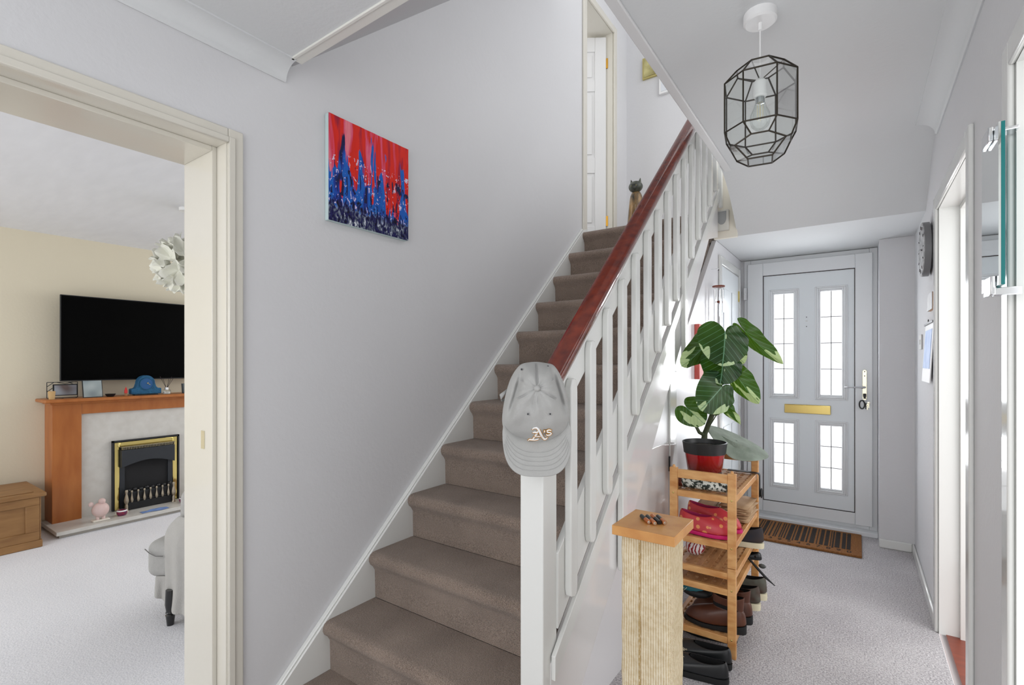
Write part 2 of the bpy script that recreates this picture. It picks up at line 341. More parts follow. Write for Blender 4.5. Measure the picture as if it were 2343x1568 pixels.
# ------------------------------------------------------------------ front door
fd = estruct('door_1', (-0.33, 4.5, 0), 'white panelled front door with four leaded glass lights')
YF = 4.44
b = MB()
FX0, FX1, FZ0, FZ1 = -0.777, 0.119, 0.03, 2.106
def ring(mb, x0, x1, z0, z1, t, y0, y1):
    mb.box(x0, x0 + t, y0, y1, z0, z1); mb.box(x1 - t, x1, y0, y1, z0, z1); mb.box(x0 + t, x1 - t, y0, y1, z1 - t, z1); mb.box(x0 + t, x1 - t, y0, y1, z0, z0 + t)
ring(b, FX0, FX1, FZ0, FZ1, 0.05, 4.485, 4.56); b.obj('door_frame', UPVC, fd, bevel=0.004)
b = MB()
SX0, SX1, SZ0, SZ1 = FX0 + 0.03, FX1 - 0.03, FZ0 + 0.03, FZ1 - 0.035
PX0, PX1, PZ0, PZ1 = -0.633, -0.016, 0.146, 1.968
b.box(SX0, PX0, 4.46, 4.54, SZ0, SZ1); b.box(PX1, SX1, 4.46, 4.54, SZ0, SZ1); b.box(PX0, PX1, 4.46, 4.54, PZ1, SZ1); b.box(PX0, PX1, 4.46, 4.54, SZ0, PZ0)
b.obj('sash', UPVC, fd, bevel=0.004)
b = MB(); ring(b, PX0 - .002, PX1 + .002, PZ0 - .002, PZ1 + .002, 0.007, 4.470, 4.4785)
# gasket sits proud of nothing: a thin dark line in the groove
b.obj('gasket', BLACKG, fd)
G = [(-0.556, -0.413, 1.013, 1.814), (-0.238, -0.095, 1.013, 1.814), (-0.549, -0.408, 0.296, 0.783), (-0.236, -0.093, 0.296, 0.783)]
b = MB(); xs = [PX0 + .005, -0.556, -0.413, -0.238, -0.095, PX1 - .005]; zs = [PZ0 + .005, 0.296, 0.783, 1.013, 1.814, PZ1 - .005]
for i in range(5):
    for j in range(5):
        if i in (1, 3) and j in (1, 3): continue
        b.box(xs[i], xs[i + 1], 4.475, 4.505, zs[j], zs[j + 1])
bmesh.ops.remove_doubles(b.bm, verts=b.bm.verts, dist=1e-5)
b.obj('door_panel', UPVC2, fd)
for gi, (x0, x1, z0, z1) in enumerate(G):
    if gi > 1: x0, x1 = G[gi - 2][0], G[gi - 2][1]
    b = MB()
    for k, (off, t, yy) in enumerate(((0.034, 0.012, 4.468), (0.022, 0.012, 4.464), (0.010, 0.014, 4.470))):
        ring(b, x0 - off, x1 + off, z0 - off, z1 + off, t, yy, 4.476)
    b.obj('glazing_moulding', UPVC, fd, bevel=0.003)
    nx, nz = 2, (5 if gi < 2 else 4); nz = 4 if gi < 2 else 3
    lead = MB(); cw, ch = (x1 - x0) / nx, (z1 - z0) / nz
    for i in range(nx + 1):
        x = x0 + i * cw; lead.tube([(min(max(x, x0 + .001), x1 - .001) + random.uniform(-.0004, .0004), 4.484, z0 + (z1 - z0) * k / 14) for k in range(15)], 0.0026, 5)
    for j in range(nz + 1):
        z = min(max(z0 + j * ch, z0 + .001), z1 - .001); lead.tube([(x0, 4.484, z), ((x0 + x1) / 2, 4.484, z + .0006), (x1, 4.484, z)], 0.0026, 5)
    lead.obj('leading', M('door_lead', (52, 42, 46), 0.6), fd)
    for i in range(nx):
        for j in range(nz):
            B(x0 + i * cw + .001, x0 + (i + 1) * cw - .001, 4.487, 4.491, z0 + j * ch + .001, z0 + (j + 1) * ch - .001).obj('glass_pane', FROST, fd)
b = B(-0.479, -0.169, 4.466, 4.474, 0.865, 0.934).obj('letter_plate', BRASS, fd, bevel=0.003)
B(-0.474, -0.174, 4.4635, 4.466, 0.9285, 0.9315).obj('letter_flap_hinge', BRASSP, b)
hp = MB().prism([(0.041 + 0.014 * math.cos(a), 1.198 + 0.014 * math.sin(a)) for a in [PI * k / 10 for k in range(11)]] + [(0.041 + 0.014 * math.cos(a), 1.0 + 0.014 * math.sin(a)) for a in [PI + PI * k / 10 for k in range(11)]], 'Y', 4.452, 4.46)
hp = hp.obj('handle_plate', GOLDW, fd, bevel=0.002)
b = MB(); b.tube([(0.041, 4.45, 1.083), (0.041, 4.415, 1.083), (0.03, 4.405, 1.083), (-0.04, 4.403, 1.082), (-0.082, 4.403, 1.079)], [0.009, 0.008, 0.008, 0.006, 0.006], 10)
b.obj('lever_handle', CHROME, hp)
b = MB(); b.lathe([(0.0001, 0), (0.013, 0), (0.013, 0.006), (0.0001, 0.006)], n=16)
bmesh.ops.rotate(b.bm, verts=b.bm.verts, cent=(0, 0, 0), matrix=Matrix.Rotation(PI / 2, 3, 'X')); bmesh.ops.translate(b.bm, verts=b.bm.verts, vec=(0.041, 4.452, 1.083)); b.obj('handle_rose', GOLDW, hp)
for z in (1.197, 1.165): MB().sphere((0.041, 4.452, z), 0.004, 8, 6, (1, .4, 1)).obj('screw', BLACKG, hp)
B(0.031, 0.051, 4.446, 4.454, 1.012, 1.036).obj('lock_barrel', BLACKM, hp, bevel=0.003)
MB().sphere((-0.328, 4.473, 1.589), 0.0075, 12, 8, (1, .4, .7)).obj('spyhole', WHITE, fd)
for z in (1.618, 1.545): MB().sphere((-0.328, 4.474, z), 0.0035, 8, 6, (1, .4, 1)).obj('screw', BLACKM, fd)
for z in (0.36, 1.78): 
    b = B(-0.775, -0.752, 4.452, 4.47, z, z + 0.10); b.box(-0.772, -0.755, 4.447, 4.452, z + 0.045, z + 0.055); b.obj('hinge', UPVC, fd, bevel=0.003)
struct('trim_5', MB().box(-0.78, 0.12, 4.40, 4.50, 0.0, 0.032), UPVC, bevel=0.004, label='white threshold sill under the front door')
# keys in the lock
k = thing('key_bunch', 'bunch of keys with a dark fob hanging in the front door lock', 'keys', (0.041, 4.44, 1.02))
b = MB(); b.tube([(0.041, 4.446, 1.018), (0.041, 4.428, 1.018)], 0.004, 8); b.box(0.034, 0.048, 4.424, 4.428, 1.0, 1.03); b.obj('key', BLACKM, k)
b = MB(); b.tube([(0.041 + 0.012 * math.sin(a), 4.426, 0.99 + 0.015 * math.cos(a)) for a in [2 * PI * i / 16 for i in range(17)]], 0.0012, 5); b.obj('key_ring', CHROME, k)
b = MB(); b.tube([(0.025 + 0.016 * math.sin(a), 4.42, 0.957 + 0.03 * math.cos(a)) for a in [2 * PI * i / 20 for i in range(21)]], 0.005, 6); b.obj('fob', BLACKP, k)
for dx, dz in ((0.006, -0.03), (0.016, -0.035), (0.024, -0.02)):
    b = MB(); x = 0.041 + dx; z = 0.99 + dz; b.lathe([(0.0005, 0), (0.009, 0.001), (0.009, 0.003), (0.0005, 0.004)], n=12)
    bmesh.ops.rotate(b.bm, verts=b.bm.verts, cent=(0, 0, 0), matrix=Matrix.Rotation(PI / 2, 3, 'X')); bmesh.ops.translate(b.bm, verts=b.bm.verts, vec=(x, 4.424, z)); b.box(x - .003, x + .003, 4.42, 4.423, z - 0.035, z - .005)
    b.obj('spare_key', GOLDW if dx > .01 else BLACKM, k)

# ------------------------------------------------------------------ staircase
st = thing('staircase', 'straight carpeted staircase with white balustrade and dark red handrail', 'staircase', (-1.3, 1.2, 0))
for n in range(1, 12):
    y = YN0 + DY * (n - 1); z = RZ * n; d = DY + 0.034 if n < 11 else 0.283
    prof = [(y + .036, z - RZ + .0005), (y + .033, z - .085), (y + .022, z - .066), (y + .007, z - .052), (y, z - .036), (y + .001, z - .022), (y + .008, z - .009), (y + .02, z - .002), (y + .036, z), (y + d, z), (y + d, z - RZ + .0005)]
    MB().prism(prof, 'X', XL + 0.03, -0.833 if n > 1 else -0.86).obj('step', CARPET_S, st, smooth=True, angle=50)
wl = lambda y: 0.055 + (2.345 - 0.055) / (3.571 - 1.047) * (y - 1.047)
b = MB().prism([(1.0, 0), (1.0, wl(1.0)), (3.54, wl(3.54)), (3.605, wl(3.54) + .02), (3.605, wl(3.54) - 0.45), (1.36, 0)], 'X', XL, XL + 0.03)
b.obj('wall_string', GLOSS, st, bevel=0.003)
b = MB(); 
dd = 0.012
b.prism([(1.0, wl(1.0)), (3.54, wl(3.54)), (3.54, wl(3.54) + dd), (1.0, wl(1.0) + dd)], 'X', XL, XL + 0.022); b.obj('string_capping', GLOSS, st, bevel=0.004)
NW = B(-0.850, -0.768, 1.258, 1.34, 0, 1.20).obj('newel_post', GLOSS, st, bevel=0.003)
B(-0.853, -0.765, 1.255, 1.343, 1.20, 1.215).obj('newel_cap', GLOSS, st, bevel=0.004)
rb = lambda y: 1.229 + 0.895 * (y - 1.37)
gp = lambda y: 0.428 + 0.943 * (y - 1.321)
ss = lambda y: 0.663 + 0.942 * (y - 1.321)
Y0, Y1 = 1.335, 3.52
def slab(f0, f1, x0, x1, ya=Y0, yb=Y1): return MB().prism([(ya, f0(ya)), (yb, f0(yb)), (yb, f1(yb)), (ya, f1(ya))], 'X', x0, x1)
slab(lambda y: rb(y) - 0.125, lambda y: rb(y) + 0.005, XS - 0.022, XS).obj('upper_rail_board', GLOSS, st, bevel=0.002)
slab(gp, ss, XS - 0.022, XS).obj('lower_rail_board', GLOSS, st, bevel=0.002)
slab(lambda y: gp(y) - 0.108, lambda y: gp(y) - 0.034, XS - 0.005, XS + 0.01, 1.30).obj('panel_capping', GLOSS, st, bevel=0.002)
MB().prism([(1.30, -0.0), (1.30, gp(1.3) - .06), (3.49, gp(3.49) - .06), (3.49, 2.10), (3.25, 2.04), (2.885, 1.62), (2.42, 1.11), (2.11, 0.77), (1.5, 0.17), (1.36, 0.0)], 'X', XS - 0.022, XS - 0.005).obj('side_panel', GLOSSP, st, bevel=0.001)
# handrail: rounded profile swept along the pitch
hr = []
for yy in (1.275, 3.50):
    base = Vector((XS - 0.02, yy, rb(yy)))
    ringp = []
    for kx, kz in ((-0.030, 0.0), (-0.036, 0.012), (-0.036, 0.028), (-0.030, 0.042), (-0.018, 0.053), (0, 0.057), (0.018, 0.053), (0.030, 0.042), (0.036, 0.028), (0.036, 0.012), (0.030, 0.0)):
        ringp.append(base + Vector((kx, 0, kz * 1.25)))
    hr.append(ringp)
b = MB(); b.loft(hr, True, True, True); b.obj('handrail', MAHOG, st, angle=60)
slab(lambda y: rb(y) - 0.008, lambda y: rb(y) + 0.004, XS - 0.03, XS + 0.014, 1.30).obj('handrail_bead', GLOSS, st, bevel=0.003)
for i in range(16):
    y = 1.397 + 0.1393 * i; h = 0.0225
    zt = rb(y) - 0.035; zb = gp(y) + 0.022
    if i in (3, 9, 15): zb -= 0.46 if i != 15 else 0.2
    prof = [(-h, zb + .03), (-h * .75, zb + .008), (0, zb), (h * .75, zb + .008), (h, zb + .03), (h, zt - .045), (h * .9, zt - .02), (h * .55, zt - .004), (0, zt), (-h * .6, zt - .005), (-h, zt - .03)]
    b = MB().prism([(y + p, z) for p, z in prof], 'X', XS + 0.0005, XS + 0.024)
    b.obj('baluster', GLOSS, st, bevel=0.0035, smooth=True)

# ------------------------------------------------------------------ cap on the newel post
cap = thing('baseball_cap', 'light grey baseball cap with white and gold letters hung on the newel post', 'cap', (-0.80, 1.25, 1.2))
CP = at(1225, 885, D=1.36)
cd = CP.copy()
def cpt(px, py, dep): # dep metres towards the viewer from plane through the post front
    p = at(px, py, D=1.455); return p + BACK * dep * 0.9
out = [(1190, 835), (1208, 829.5), (1228, 828), (1250, 831), (1267, 836), (1282, 858), (1294, 890), (1300, 925), (1303, 958), (1296, 985), (1278, 1003), (1256, 1014), (1230, 1018), (1204, 1012), (1180, 1002), (1160, 990), (1150, 975), (1149, 950), (1154, 915), (1163, 880), (1174, 855)]
def dep(t, k):
    a = k / len(out) * 2 * PI
    v = 0.105 * (1 - t ** 2.6)
    return v
b = MB(); rings = []
NO = 84
def outp(u):
    u = u * len(out); i = int(u) % len(out); f = u - int(u); p, q = out[i], out[(i + 1) % len(out)]
    pm, qn = out[(i - 1) % len(out)], out[(i + 2) % len(out)]
    r = []
    for c in (0, 1):
        a0, a1, a2, a3 = pm[c], p[c], q[c], qn[c]
        r.append(0.5 * ((2 * a1) + (-a0 + a2) * f + (2 * a0 - 5 * a1 + 4 * a2 - a3) * f * f + (-a0 + 3 * a1 - 3 * a2 + a3) * f ** 3))
    return r
for j in range(15):
    t = 0.03 + 0.97 * j / 14; rg = []
    for k_ in range(NO):
        ox, oy = outp(k_ / NO); x = 1225 + (ox - 1225) * t; y = 885 + (oy - 885) * t
        a = math.atan2(oy - 885, ox - 1225)
        d_ = 0.105 * (1 - t ** 2.6)
        # folds: creases at the two upper sides, dents by the front seam
        d_ -= 0.045 * math.exp(-((x - 1277 - (y - 895) * .30) / 4.5) ** 2 - ((y - 893) / 46) ** 4)
        d_ -= 0.040 * math.exp(-((x - 1180 + (y - 900) * .28) / 5.0) ** 2 - ((y - 900) / 50) ** 4)
        d_ -= 0.009 * math.exp(-((x - 1218) / 4) ** 2 - ((y - 925) / 22) ** 2)
        d_ -= 0.005 * math.exp(-((x - 1205) / 7) ** 2 - ((y - 930) / 16) ** 2)
        d_ -= 0.006 * math.exp(-((y - 1000) / 8) ** 2)
        d_ += 0.004 * math.sin(x * .11 + y * .07) * math.sin(y * .09 - x * .05) * (t < .97)
        d_ += 0.003 * math.sin(9 * a) * t * (1 - t) * 4
        d_ -= 0.0014 * max(0, math.cos(6 * (a + PI / 2))) ** 16 * (1 if t < .95 else 0)
        rg.append(cpt(x, y, d_))
    rings.append(rg)
L = b.loft(rings, True, True, False)
crown = b.obj('crown', CAPF, cap, sub=1, solid=0.0015)
# brim
def brim(u, v):
    a = u * 2 - 1
    ix = 1226 + a * 73; iy = 950 + 54 * math.sqrt(max(0, 1 - a * a * 0.98))
    ang_ = PI * (1 - u)
    ox = 1228 + 78 * math.copysign(abs(math.cos(ang_)) ** 0.62, math.cos(ang_)); oy = 985 + 97 * abs(math.sin(ang_)) ** 0.75
    x = ix + (ox - ix) * v; y = iy + (oy - iy) * v
    d_ = 0.002 + 0.058 * v ** 0.6 - 0.045 * (a * a) * v ** 0.8
    return cpt(x, y, d_)
b = MB(); b.grid(brim, 33, 12)
b.obj('brim', CAPF, cap, sub=1, solid=0.003)
for vv in (0.35, 0.47, 0.59, 0.71, 0.83):
    b = MB(); b.tube([brim(0.08 + 0.84 * k_ / 24, vv) + BACK * 0.0022 for k_ in range(25)], 0.0006, 4); b.obj('brim_stitching', M('cap_thread', (172, 172, 171), 0.9), cap)
MB().sphere(cpt(1225, 885, 0.107), 0.0088, 14, 10).obj('top_button', CAPF, cap)
for px, py, dd_ in ((1206, 941, 0.0925), (1254, 941, 0.0925), (1193, 843, 0.030), (1253, 836, 0.012)):
    pass
def crown_depth(px, py):
    best = None; a = math.atan2(py - 885, px - 1225); r = math.hypot(px - 1225, py - 885); m = 1e9
    for k_ in range(360):
        ox, oy = outp(k_ / 360); aa = math.atan2(oy - 885, ox - 1225); df = abs((aa - a + PI) % (2 * PI) - PI)
        if df < m: m = df; R = math.hypot(ox - 1225, oy - 885)
    t = min(1, r / R); return 0.105 * (1 - t ** 2.6) - 0.006 * math.exp(-((py - 1000) / 8) ** 2)
for px, py in ((1206, 941), (1254, 941), (1193, 845), (1252, 838)):
    c0 = cpt(px, py, crown_depth(px, py) + 0.002)
    b = MB(); b.tube([c0 + (RIGHT * math.cos(a) + UP * math.sin(a)) * 0.0030 for a in [2 * PI * i / 14 for i in range(15)]], 0.0011, 5)
    e = b.obj('eyelet', M('eyelet_thread', (150, 150, 150), 0.8), cap)
    MB().sphere(c0, 0.0021, 8, 6).obj('eyelet_hole', BLACKM, e)
for an in (90, 270, 28, 152, 208, 332):
    for off in (-1.6, 1.6):
        ca_, sa_ = math.cos(math.radians(an)), math.sin(math.radians(an)); pts_ = []
        for k_ in range(14):
            rr_ = 9 + (44 if an in (270,) else 88 if an == 90 else 34 if an in (208, 332) else 40) * k_ / 13; x_ = 1225 + ca_ * rr_ - sa_ * off; y_ = 885 + sa_ * rr_ + ca_ * off
            if an == 90 and y_ > 968: break
            pts_.append(cpt(x_, y_, crown_depth(x_, y_) - 0.0002 - 0.009 * math.exp(-((x_ - 1218) / 4) ** 2 - ((y_ - 925) / 22) ** 2)
              - 0))
        b = MB(); b.tube(pts_, 0.0007, 4); b.obj('panel_seam', M('cap_seam', (160, 160, 160), .9), crown)
# letters: white raised strokes over a wider gold edging
STR = [[(1216, 977, 1.6), (1219, 973, 2.2), (1225, 972, 2.8), (1230, 977, 3.6), (1234, 986, 4.0), (1239, 996, 4.0), (1244, 1002, 3.2), (1248, 1002, 2.2), (1251, 998, 1.4)],
       [(1217, 985, 1.4), (1221, 983, 2.2), (1227, 984, 2.6)],
       [(1229, 978, 1.8), (1226, 988, 3.2), (1221, 998, 3.0), (1218, 1004, 2.0)],
       [(1208, 1007, 1.0), (1211, 1004, 2.0), (1217, 1004, 2.4), (1223, 1004, 2.2), (1228, 1003, 1.8), (1232, 1001, 1.0)],
       [(1222, 994, 1.6), (1229, 994, 1.8), (1236, 994, 1.6)],
       [(1243.5, 979, 2.2), (1242.5, 984, 1.4)],
       [(1258, 980, 1.6), (1253, 978, 2.0), (1248.5, 980, 2.2), (1250, 984, 2.2), (1256, 985, 2.2), (1259, 988, 2.2), (1256, 991, 2.2), (1250, 991.5, 2.0), (1247, 989, 1.4)]]
def strokes(name, mat, grow, lift):
    b = MB()
    for s_ in STR:
        pts = []; 
        for i in range(len(s_) - 1):
            for k_ in range(4): f = k_ / 4; pts.append(tuple(s_[i][c] * (1 - f) + s_[i + 1][c] * f for c in range(3)))
        pts.append(s_[-1]); Ls = []; 
        if grow:
            p0, p1 = pts[0], pts[1]; q0, q1 = pts[-1], pts[-2]
            pts = [(p0[0] - (p1[0] - p0[0]) * .9, p0[1] - (p1[1] - p0[1]) * .9, p0[2])] + pts + [(q0[0] - (q1[0] - q0[0]) * .9, q0[1] - (q1[1] - q0[1]) * .9, q0[2])]
        for i, (x, y, w_) in enumerate(pts):
            a0 = pts[max(0, i - 1)]; a1 = pts[min(len(pts) - 1, i + 1)]; dx, dy = a1[0] - a0[0], a1[1] - a0[1]; l = math.hypot(dx, dy) or 1
            nx_, ny_ = -dy / l, dx / l; h_ = w_ * .62 + grow; d0 = 0.0045 + crown_depth(x, y)
            Ls.append([cpt(x - nx_ * h_, y - ny_ * h_, d0 - .004), cpt(x - nx_ * h_, y - ny_ * h_, d0 + lift), cpt(x, y, d0 + lift + .0006), cpt(x + nx_ * h_, y + ny_ * h_, d0 + lift), cpt(x + nx_ * h_, y + ny_ * h_, d0 - .004)])
        b.loft(Ls, True, True, True)
    return b.obj(name, mat, crown, smooth=False)
strokes('letter_edging', M('gold_thread', (186, 130, 24), 0.6), 1.3, 0.0)
strokes('lettering', M('white_thread', (245, 245, 245), 0.6), 0.0, 0.0016)
b = MB(); b.loft([[at(1163, 888, D=1.47), at(1160, 896, D=1.47)], [at(1143, 903, D=1.46), at(1147, 915, D=1.46)], [at(1147, 917, D=1.48), at(1149, 919, D=1.48)], [at(1160, 908, D=1.50), at(1162, 915, D=1.50)]], False)
b.obj('back_strap', CAPF, cap, solid=0.002)

# ------------------------------------------------------------------ painting
def paint_mat():
    m = bpy.data.materials.new('abstract_paint'); m.use_nodes = True; nt = m.node_tree; bs = nt.nodes['Principled BSDF']; bs.inputs['Roughness'].default_value = 0.55; bs.inputs['Specular IOR Level'].default_value = 0.2
    uv = nt.nodes.new('ShaderNodeTexCoord')
    def mp(sc, rot=0, loc=(0, 0, 0)):
        n = nt.nodes.new('ShaderNodeMapping'); n.inputs['Scale'].default_value = sc; n.inputs['Rotation'].default_value = (0, 0, rot); n.inputs['Location'].default_value = loc
        nt.links.new(uv.outputs['UV'], n.inputs[0]); return n
    def noise(v, s, d=4, dist=0.0):
        n = nt.nodes.new('ShaderNodeTexNoise'); n.inputs['Scale'].default_value = s; n.inputs['Detail'].default_value = d; n.inputs['Distortion'].default_value = dist
        nt.links.new(v.outputs[0], n.inputs['Vector']); return n
    def math_(op, a, b_, c=None):
        n = nt.nodes.new('ShaderNodeMath'); n.operation = op
        for i, x in enumerate((a, b_, c)):
            if x is None: continue
            if isinstance(x, (int, float)): n.inputs[i].default_value = x
            else: nt.links.new(x, n.inputs[i])
        return n.outputs[0]
    def ramp(x, els, const=False):
        r = nt.nodes.new('ShaderNodeValToRGB'); r.color_ramp.interpolation = 'LINEAR'
        while len(r.color_ramp.elements) < len(els): r.color_ramp.elements.new(0.5)
        for e, (p, c) in zip(r.color_ramp.elements, els): e.position = p; e.color = (*srgb(c), 1)
        nt.links.new(x, r.inputs[0]); return r.outputs[0]
    def mix(f, a, b_):
        n = nt.nodes.new('ShaderNodeMixRGB'); nt.links.new(f, n.inputs[0])
        for i, x in ((1, a), (2, b_)):
            if isinstance(x, tuple): n.inputs[i].default_value = (*srgb(x), 1)
            else: nt.links.new(x, n.inputs[i])
        return n.outputs[0]
    sep = nt.nodes.new('ShaderNodeSeparateXYZ'); nt.links.new(uv.outputs['UV'], sep.inputs[0]); v = sep.outputs[1]
    st1 = noise(mp((9, 1.3, 1), 0.28), 1.0, 3, 0.4).outputs['Fac']
    st2 = noise(mp((26, 3.5, 1), 0.22, (3, 1, 0)), 1.0, 5, 0.6).outputs['Fac']
    fine = noise(mp((30, 16, 1), 0.3), 1.0, 6, 1.0).outputs['Fac']
    reds = ramp(noise(mp((8, 1.0, 1), 0.12, (7, 2, 0)), 1.0, 5, 0.5).outputs['Fac'], [(0.30, (120, 20, 50)), (0.40, (170, 22, 48)), (0.47, (222, 40, 22)), (0.56, (214, 34, 16)), (0.62, (222, 84, 120)), (0.70, (232, 130, 140))])
    blues = ramp(noise(mp((9, 3, 1), 0.3, (1, 5, 0)), 1.0, 5, 0.6).outputs['Fac'], [(0.32, (14, 18, 70)), (0.42, (28, 62, 160)), (0.50, (20, 100, 190)), (0.62, (30, 84, 180)), (0.72, (70, 150, 210))])
    darks = ramp(fine, [(0.34, (10, 10, 22)), (0.46, (26, 22, 90)), (0.52, (60, 66, 86)), (0.60, (120, 130, 150)), (0.68, (225, 228, 235))])
    t = math_('MULTIPLY_ADD', st1, 2.3, math_('ADD', v, -1.62))
    t = math_('MULTIPLY_ADD', st2, 0.28, math_('ADD', t, -0.14))
    k1 = ramp(t, [(0.0, (0, 0, 0)), (0.03, (255, 255, 255))])
    col = mix(k1, blues, reds)
    t2 = math_('MULTIPLY_ADD', fine, 0.5, math_('ADD', v, -0.42))
    k2 = ramp(t2, [(0.0, (0, 0, 0)), (0.06, (255, 255, 255))])
    col = mix(k2, darks, col)
    # thin pale and navy scratches around the border of red and blue
    bd = math_('ABSOLUTE', math_('ADD', v, -0.42), 0.0)
    sp = math_('MULTIPLY', math_('GREATER_THAN', fine, 0.62), math_('LESS_THAN', bd, 0.25)); col = mix(sp, col, (214, 200, 226))
    st4 = noise(mp((22, 5, 1), 0.25, (9, 4, 0)), 1.0, 5, 0.6).outputs['Fac']
    sp = math_('MULTIPLY', math_('GREATER_THAN', st4, 0.58), math_('LESS_THAN', bd, 0.16)); col = mix(sp, col, (24, 20, 66))
    nt.links.new(col, bs.inputs['Base Color'])
    bp = nt.nodes.new('ShaderNodeBump'); bp.inputs['Strength'].default_value = 0.5; bp.inputs['Distance'].default_value = 0.004
    nt.links.new(st2, bp.inputs['Height']); nt.links.new(bp.outputs[0], bs.inputs['Normal'])
    return m
pt = thing('canvas_painting', 'unframed square canvas of red, pink and blue streaks on the staircase wall', 'painting', (XL, 1.455, 2.08))
B(XL + 0.0005, XL + 0.024, 1.233, 1.675, 1.856, 2.300).obj('canvas', M('canvas_edge', (196, 214, 214), 0.6), pt, bevel=0.003)
MB().grid(lambda u, v: (XL + 0.0255 + 0.0008 * math.sin(u * 40) * math.cos(v * 31), 1.2335 + 0.441 * u, 1.8565 + 0.443 * v), 24, 24, uv=True).obj('painted_face', paint_mat(), pt)

# ------------------------------------------------------------------ pendant lamp
PX, PY = -0.262, 1.79
pl = thing('pendant_lamp', 'faceted clear glass pendant lantern with dark leaded edges hanging from the ceiling', 'lamp', (PX, PY, ZC))
MB().lathe([(0.0001, -0.032), (0.044, -0.032), (0.05, -0.027), (0.05, 0.0), (0.0001, 0.0)], (PX, PY, ZC), 28).obj('ceiling_rose', WHITE, pl)
MB().tube([(PX, PY, ZC - 0.03), (PX, PY, 2.15)], 0.0024, 8).obj('cord', WHITE, pl)
MB().lathe([(0.0001, -0.025), (0.006, -0.025), (0.007, 0)], (PX, PY, ZC - 0.03), 10).obj('cord_grip', WHITE, pl)
ROT = math.radians(8)
def octa(r, z, ratio):
    c_ = r * ratio; P = [(r, -c_), (r, c_), (c_, r), (-c_, r), (-r, c_), (-r, -c_), (-c_, -r), (c_, -r)]
    return [Vector((PX + x * math.cos(ROT) - y * math.sin(ROT), PY + x * math.sin(ROT) + y * math.cos(ROT), z)) for x, y in P]
def diag(r, z): return [Vector((PX + r * math.cos(ROT + PI / 4 + i * PI / 2), PY + r * math.sin(ROT + PI / 4 + i * PI / 2), z)) for i in range(4)]
R0 = octa(0.068, 2.228, .36); R1 = octa(0.104, 2.182, .45); R2 = octa(0.104, 2.022, .45); A4 = octa(0.088, 1.985, .28); D4 = diag(0.102, 1.965); C4 = diag(0.050, 1.928)
edges = []; faces = []
for A_, B_ in ((R0, R1), (R1, R2)):
    for i in range(8): faces.append((A_[i], A_[(i + 1) % 8], B_[(i + 1) % 8], B_[i])); edges.append((A_[i], B_[i]))
for R_ in (R0, R1, R2):
    for i in range(8): edges.append((R_[i], R_[(i + 1) % 8]))
for i in range(4):
    l_, r_ = 2 * i, 2 * i + 1; n_ = (2 * i + 2) % 8; dm, dp = D4[(i - 1) % 4], D4[i]; cm, cp_ = C4[(i - 1) % 4], C4[i]
    faces.append((R2[l_], R2[r_], A4[r_], A4[l_])); faces.append((R2[r_], R2[n_], A4[n_], dp, A4[r_])); faces.append((A4[l_], A4[r_], dp, cp_, cm, dm))
    edges += [(R2[l_], A4[l_]), (R2[r_], A4[r_]), (A4[l_], A4[r_]), (A4[r_], dp), (A4[n_], dp), (dp, cp_), (cm, cp_)]
R4 = C4
b = MB()
for p, q in edges: b.tube([p, q], 0.0026, 6)
b.obj('leaded_frame', DARKLEAD, pl)
ctr = Vector((PX, PY, 2.1))
faces.append(tuple(R4))
for fc in faces:
    b = MB(); b.bm.faces.new([b.bm.verts.new(p) for p in fc]); b.obj('glass_facet', GLASS, pl, smooth=False)
MB().lathe([(0.0001, 0.012), (0.010, 0.012), (0.020, 0.0), (0.021, -0.045), (0.017, -0.05), (0.0001, -0.05)], (PX, PY, 2.185), 18).obj('lamp_holder', WHITE, pl)
b = MB(); b.tube([R0[0], (PX, PY, 2.19), R0[4]], 0.002, 5); b.tube([R0[2], (PX, PY, 2.19), R0[6]], 0.002, 5); b.obj('hanging_bracket', DARKLEAD, pl)
bulb = MB().lathe([(0.013, 2.135), (0.0135, 2.12), (0.02, 2.10), (0.029, 2.08), (0.031, 2.062), (0.027, 2.043), (0.015, 2.031), (0.0005, 2.028)], (PX, PY, 0), 20, cap=False).obj('bulb', GLASS, pl)
b = MB()
for a in range(4): b.tube([(PX + 0.008 * math.cos(a * PI / 2), PY + 0.008 * math.sin(a * PI / 2), z) for z in (2.112, 2.062)], 0.0011, 5)
b.obj('filament', M('filament', (240, 226, 190), 0.5), bulb)
MB().lathe([(0.0001, 2.136), (0.013, 2.136), (0.013, 2.116), (0.0001, 2.112)], (PX, PY, 0), 14).obj('bulb_cap', CHROME, bulb)

# ------------------------------------------------------------------ right wall things
mr = thing('wall_mirror', 'small rectangular frameless mirror on chrome clips on the right wall', 'mirror', (0.28, 1.65, 1.64))
MIR = M('mirror_glass', (235, 240, 240), 0.02, metal=1.0)
B(0.2615, 0.2655, 1.551, 1.735, 1.445, 1.815).obj('mirror_face', MIR, mr)
B(0.2658, 0.2725, 1.551, 1.735, 1.445, 1.815).obj('mirror_edge', M('teal_glass_edge', (20, 110, 110), 0.15), mr)
for z0, z1 in ((1.790, 1.824), (1.425, 1.470)):
    y0 = 1.60 if z0 > 1.6 else 1.575
    b = B(0.262, 0.309, y0 + .02, y0 + 0.06, z0 if z0 < 1.6 else 1.816, 1.444 if z0 < 1.6 else z1); b.box(0.252, 0.2612, y0, y0 + 0.075, z0, z1); b.obj('clip', CHROME, mr, bevel=0.002)
ck = thing('wall_clock', 'round grey patterned wall clock above the calendar', 'clock', (0.28, 3.33, 1.85))
def disc_x(b, x0, x1, y, z, r, n=32): b.prism([(y + r * math.cos(2 * PI * i / n), z + r * math.sin(2 * PI * i / n)) for i in range(n)], 'X', x0, x1)
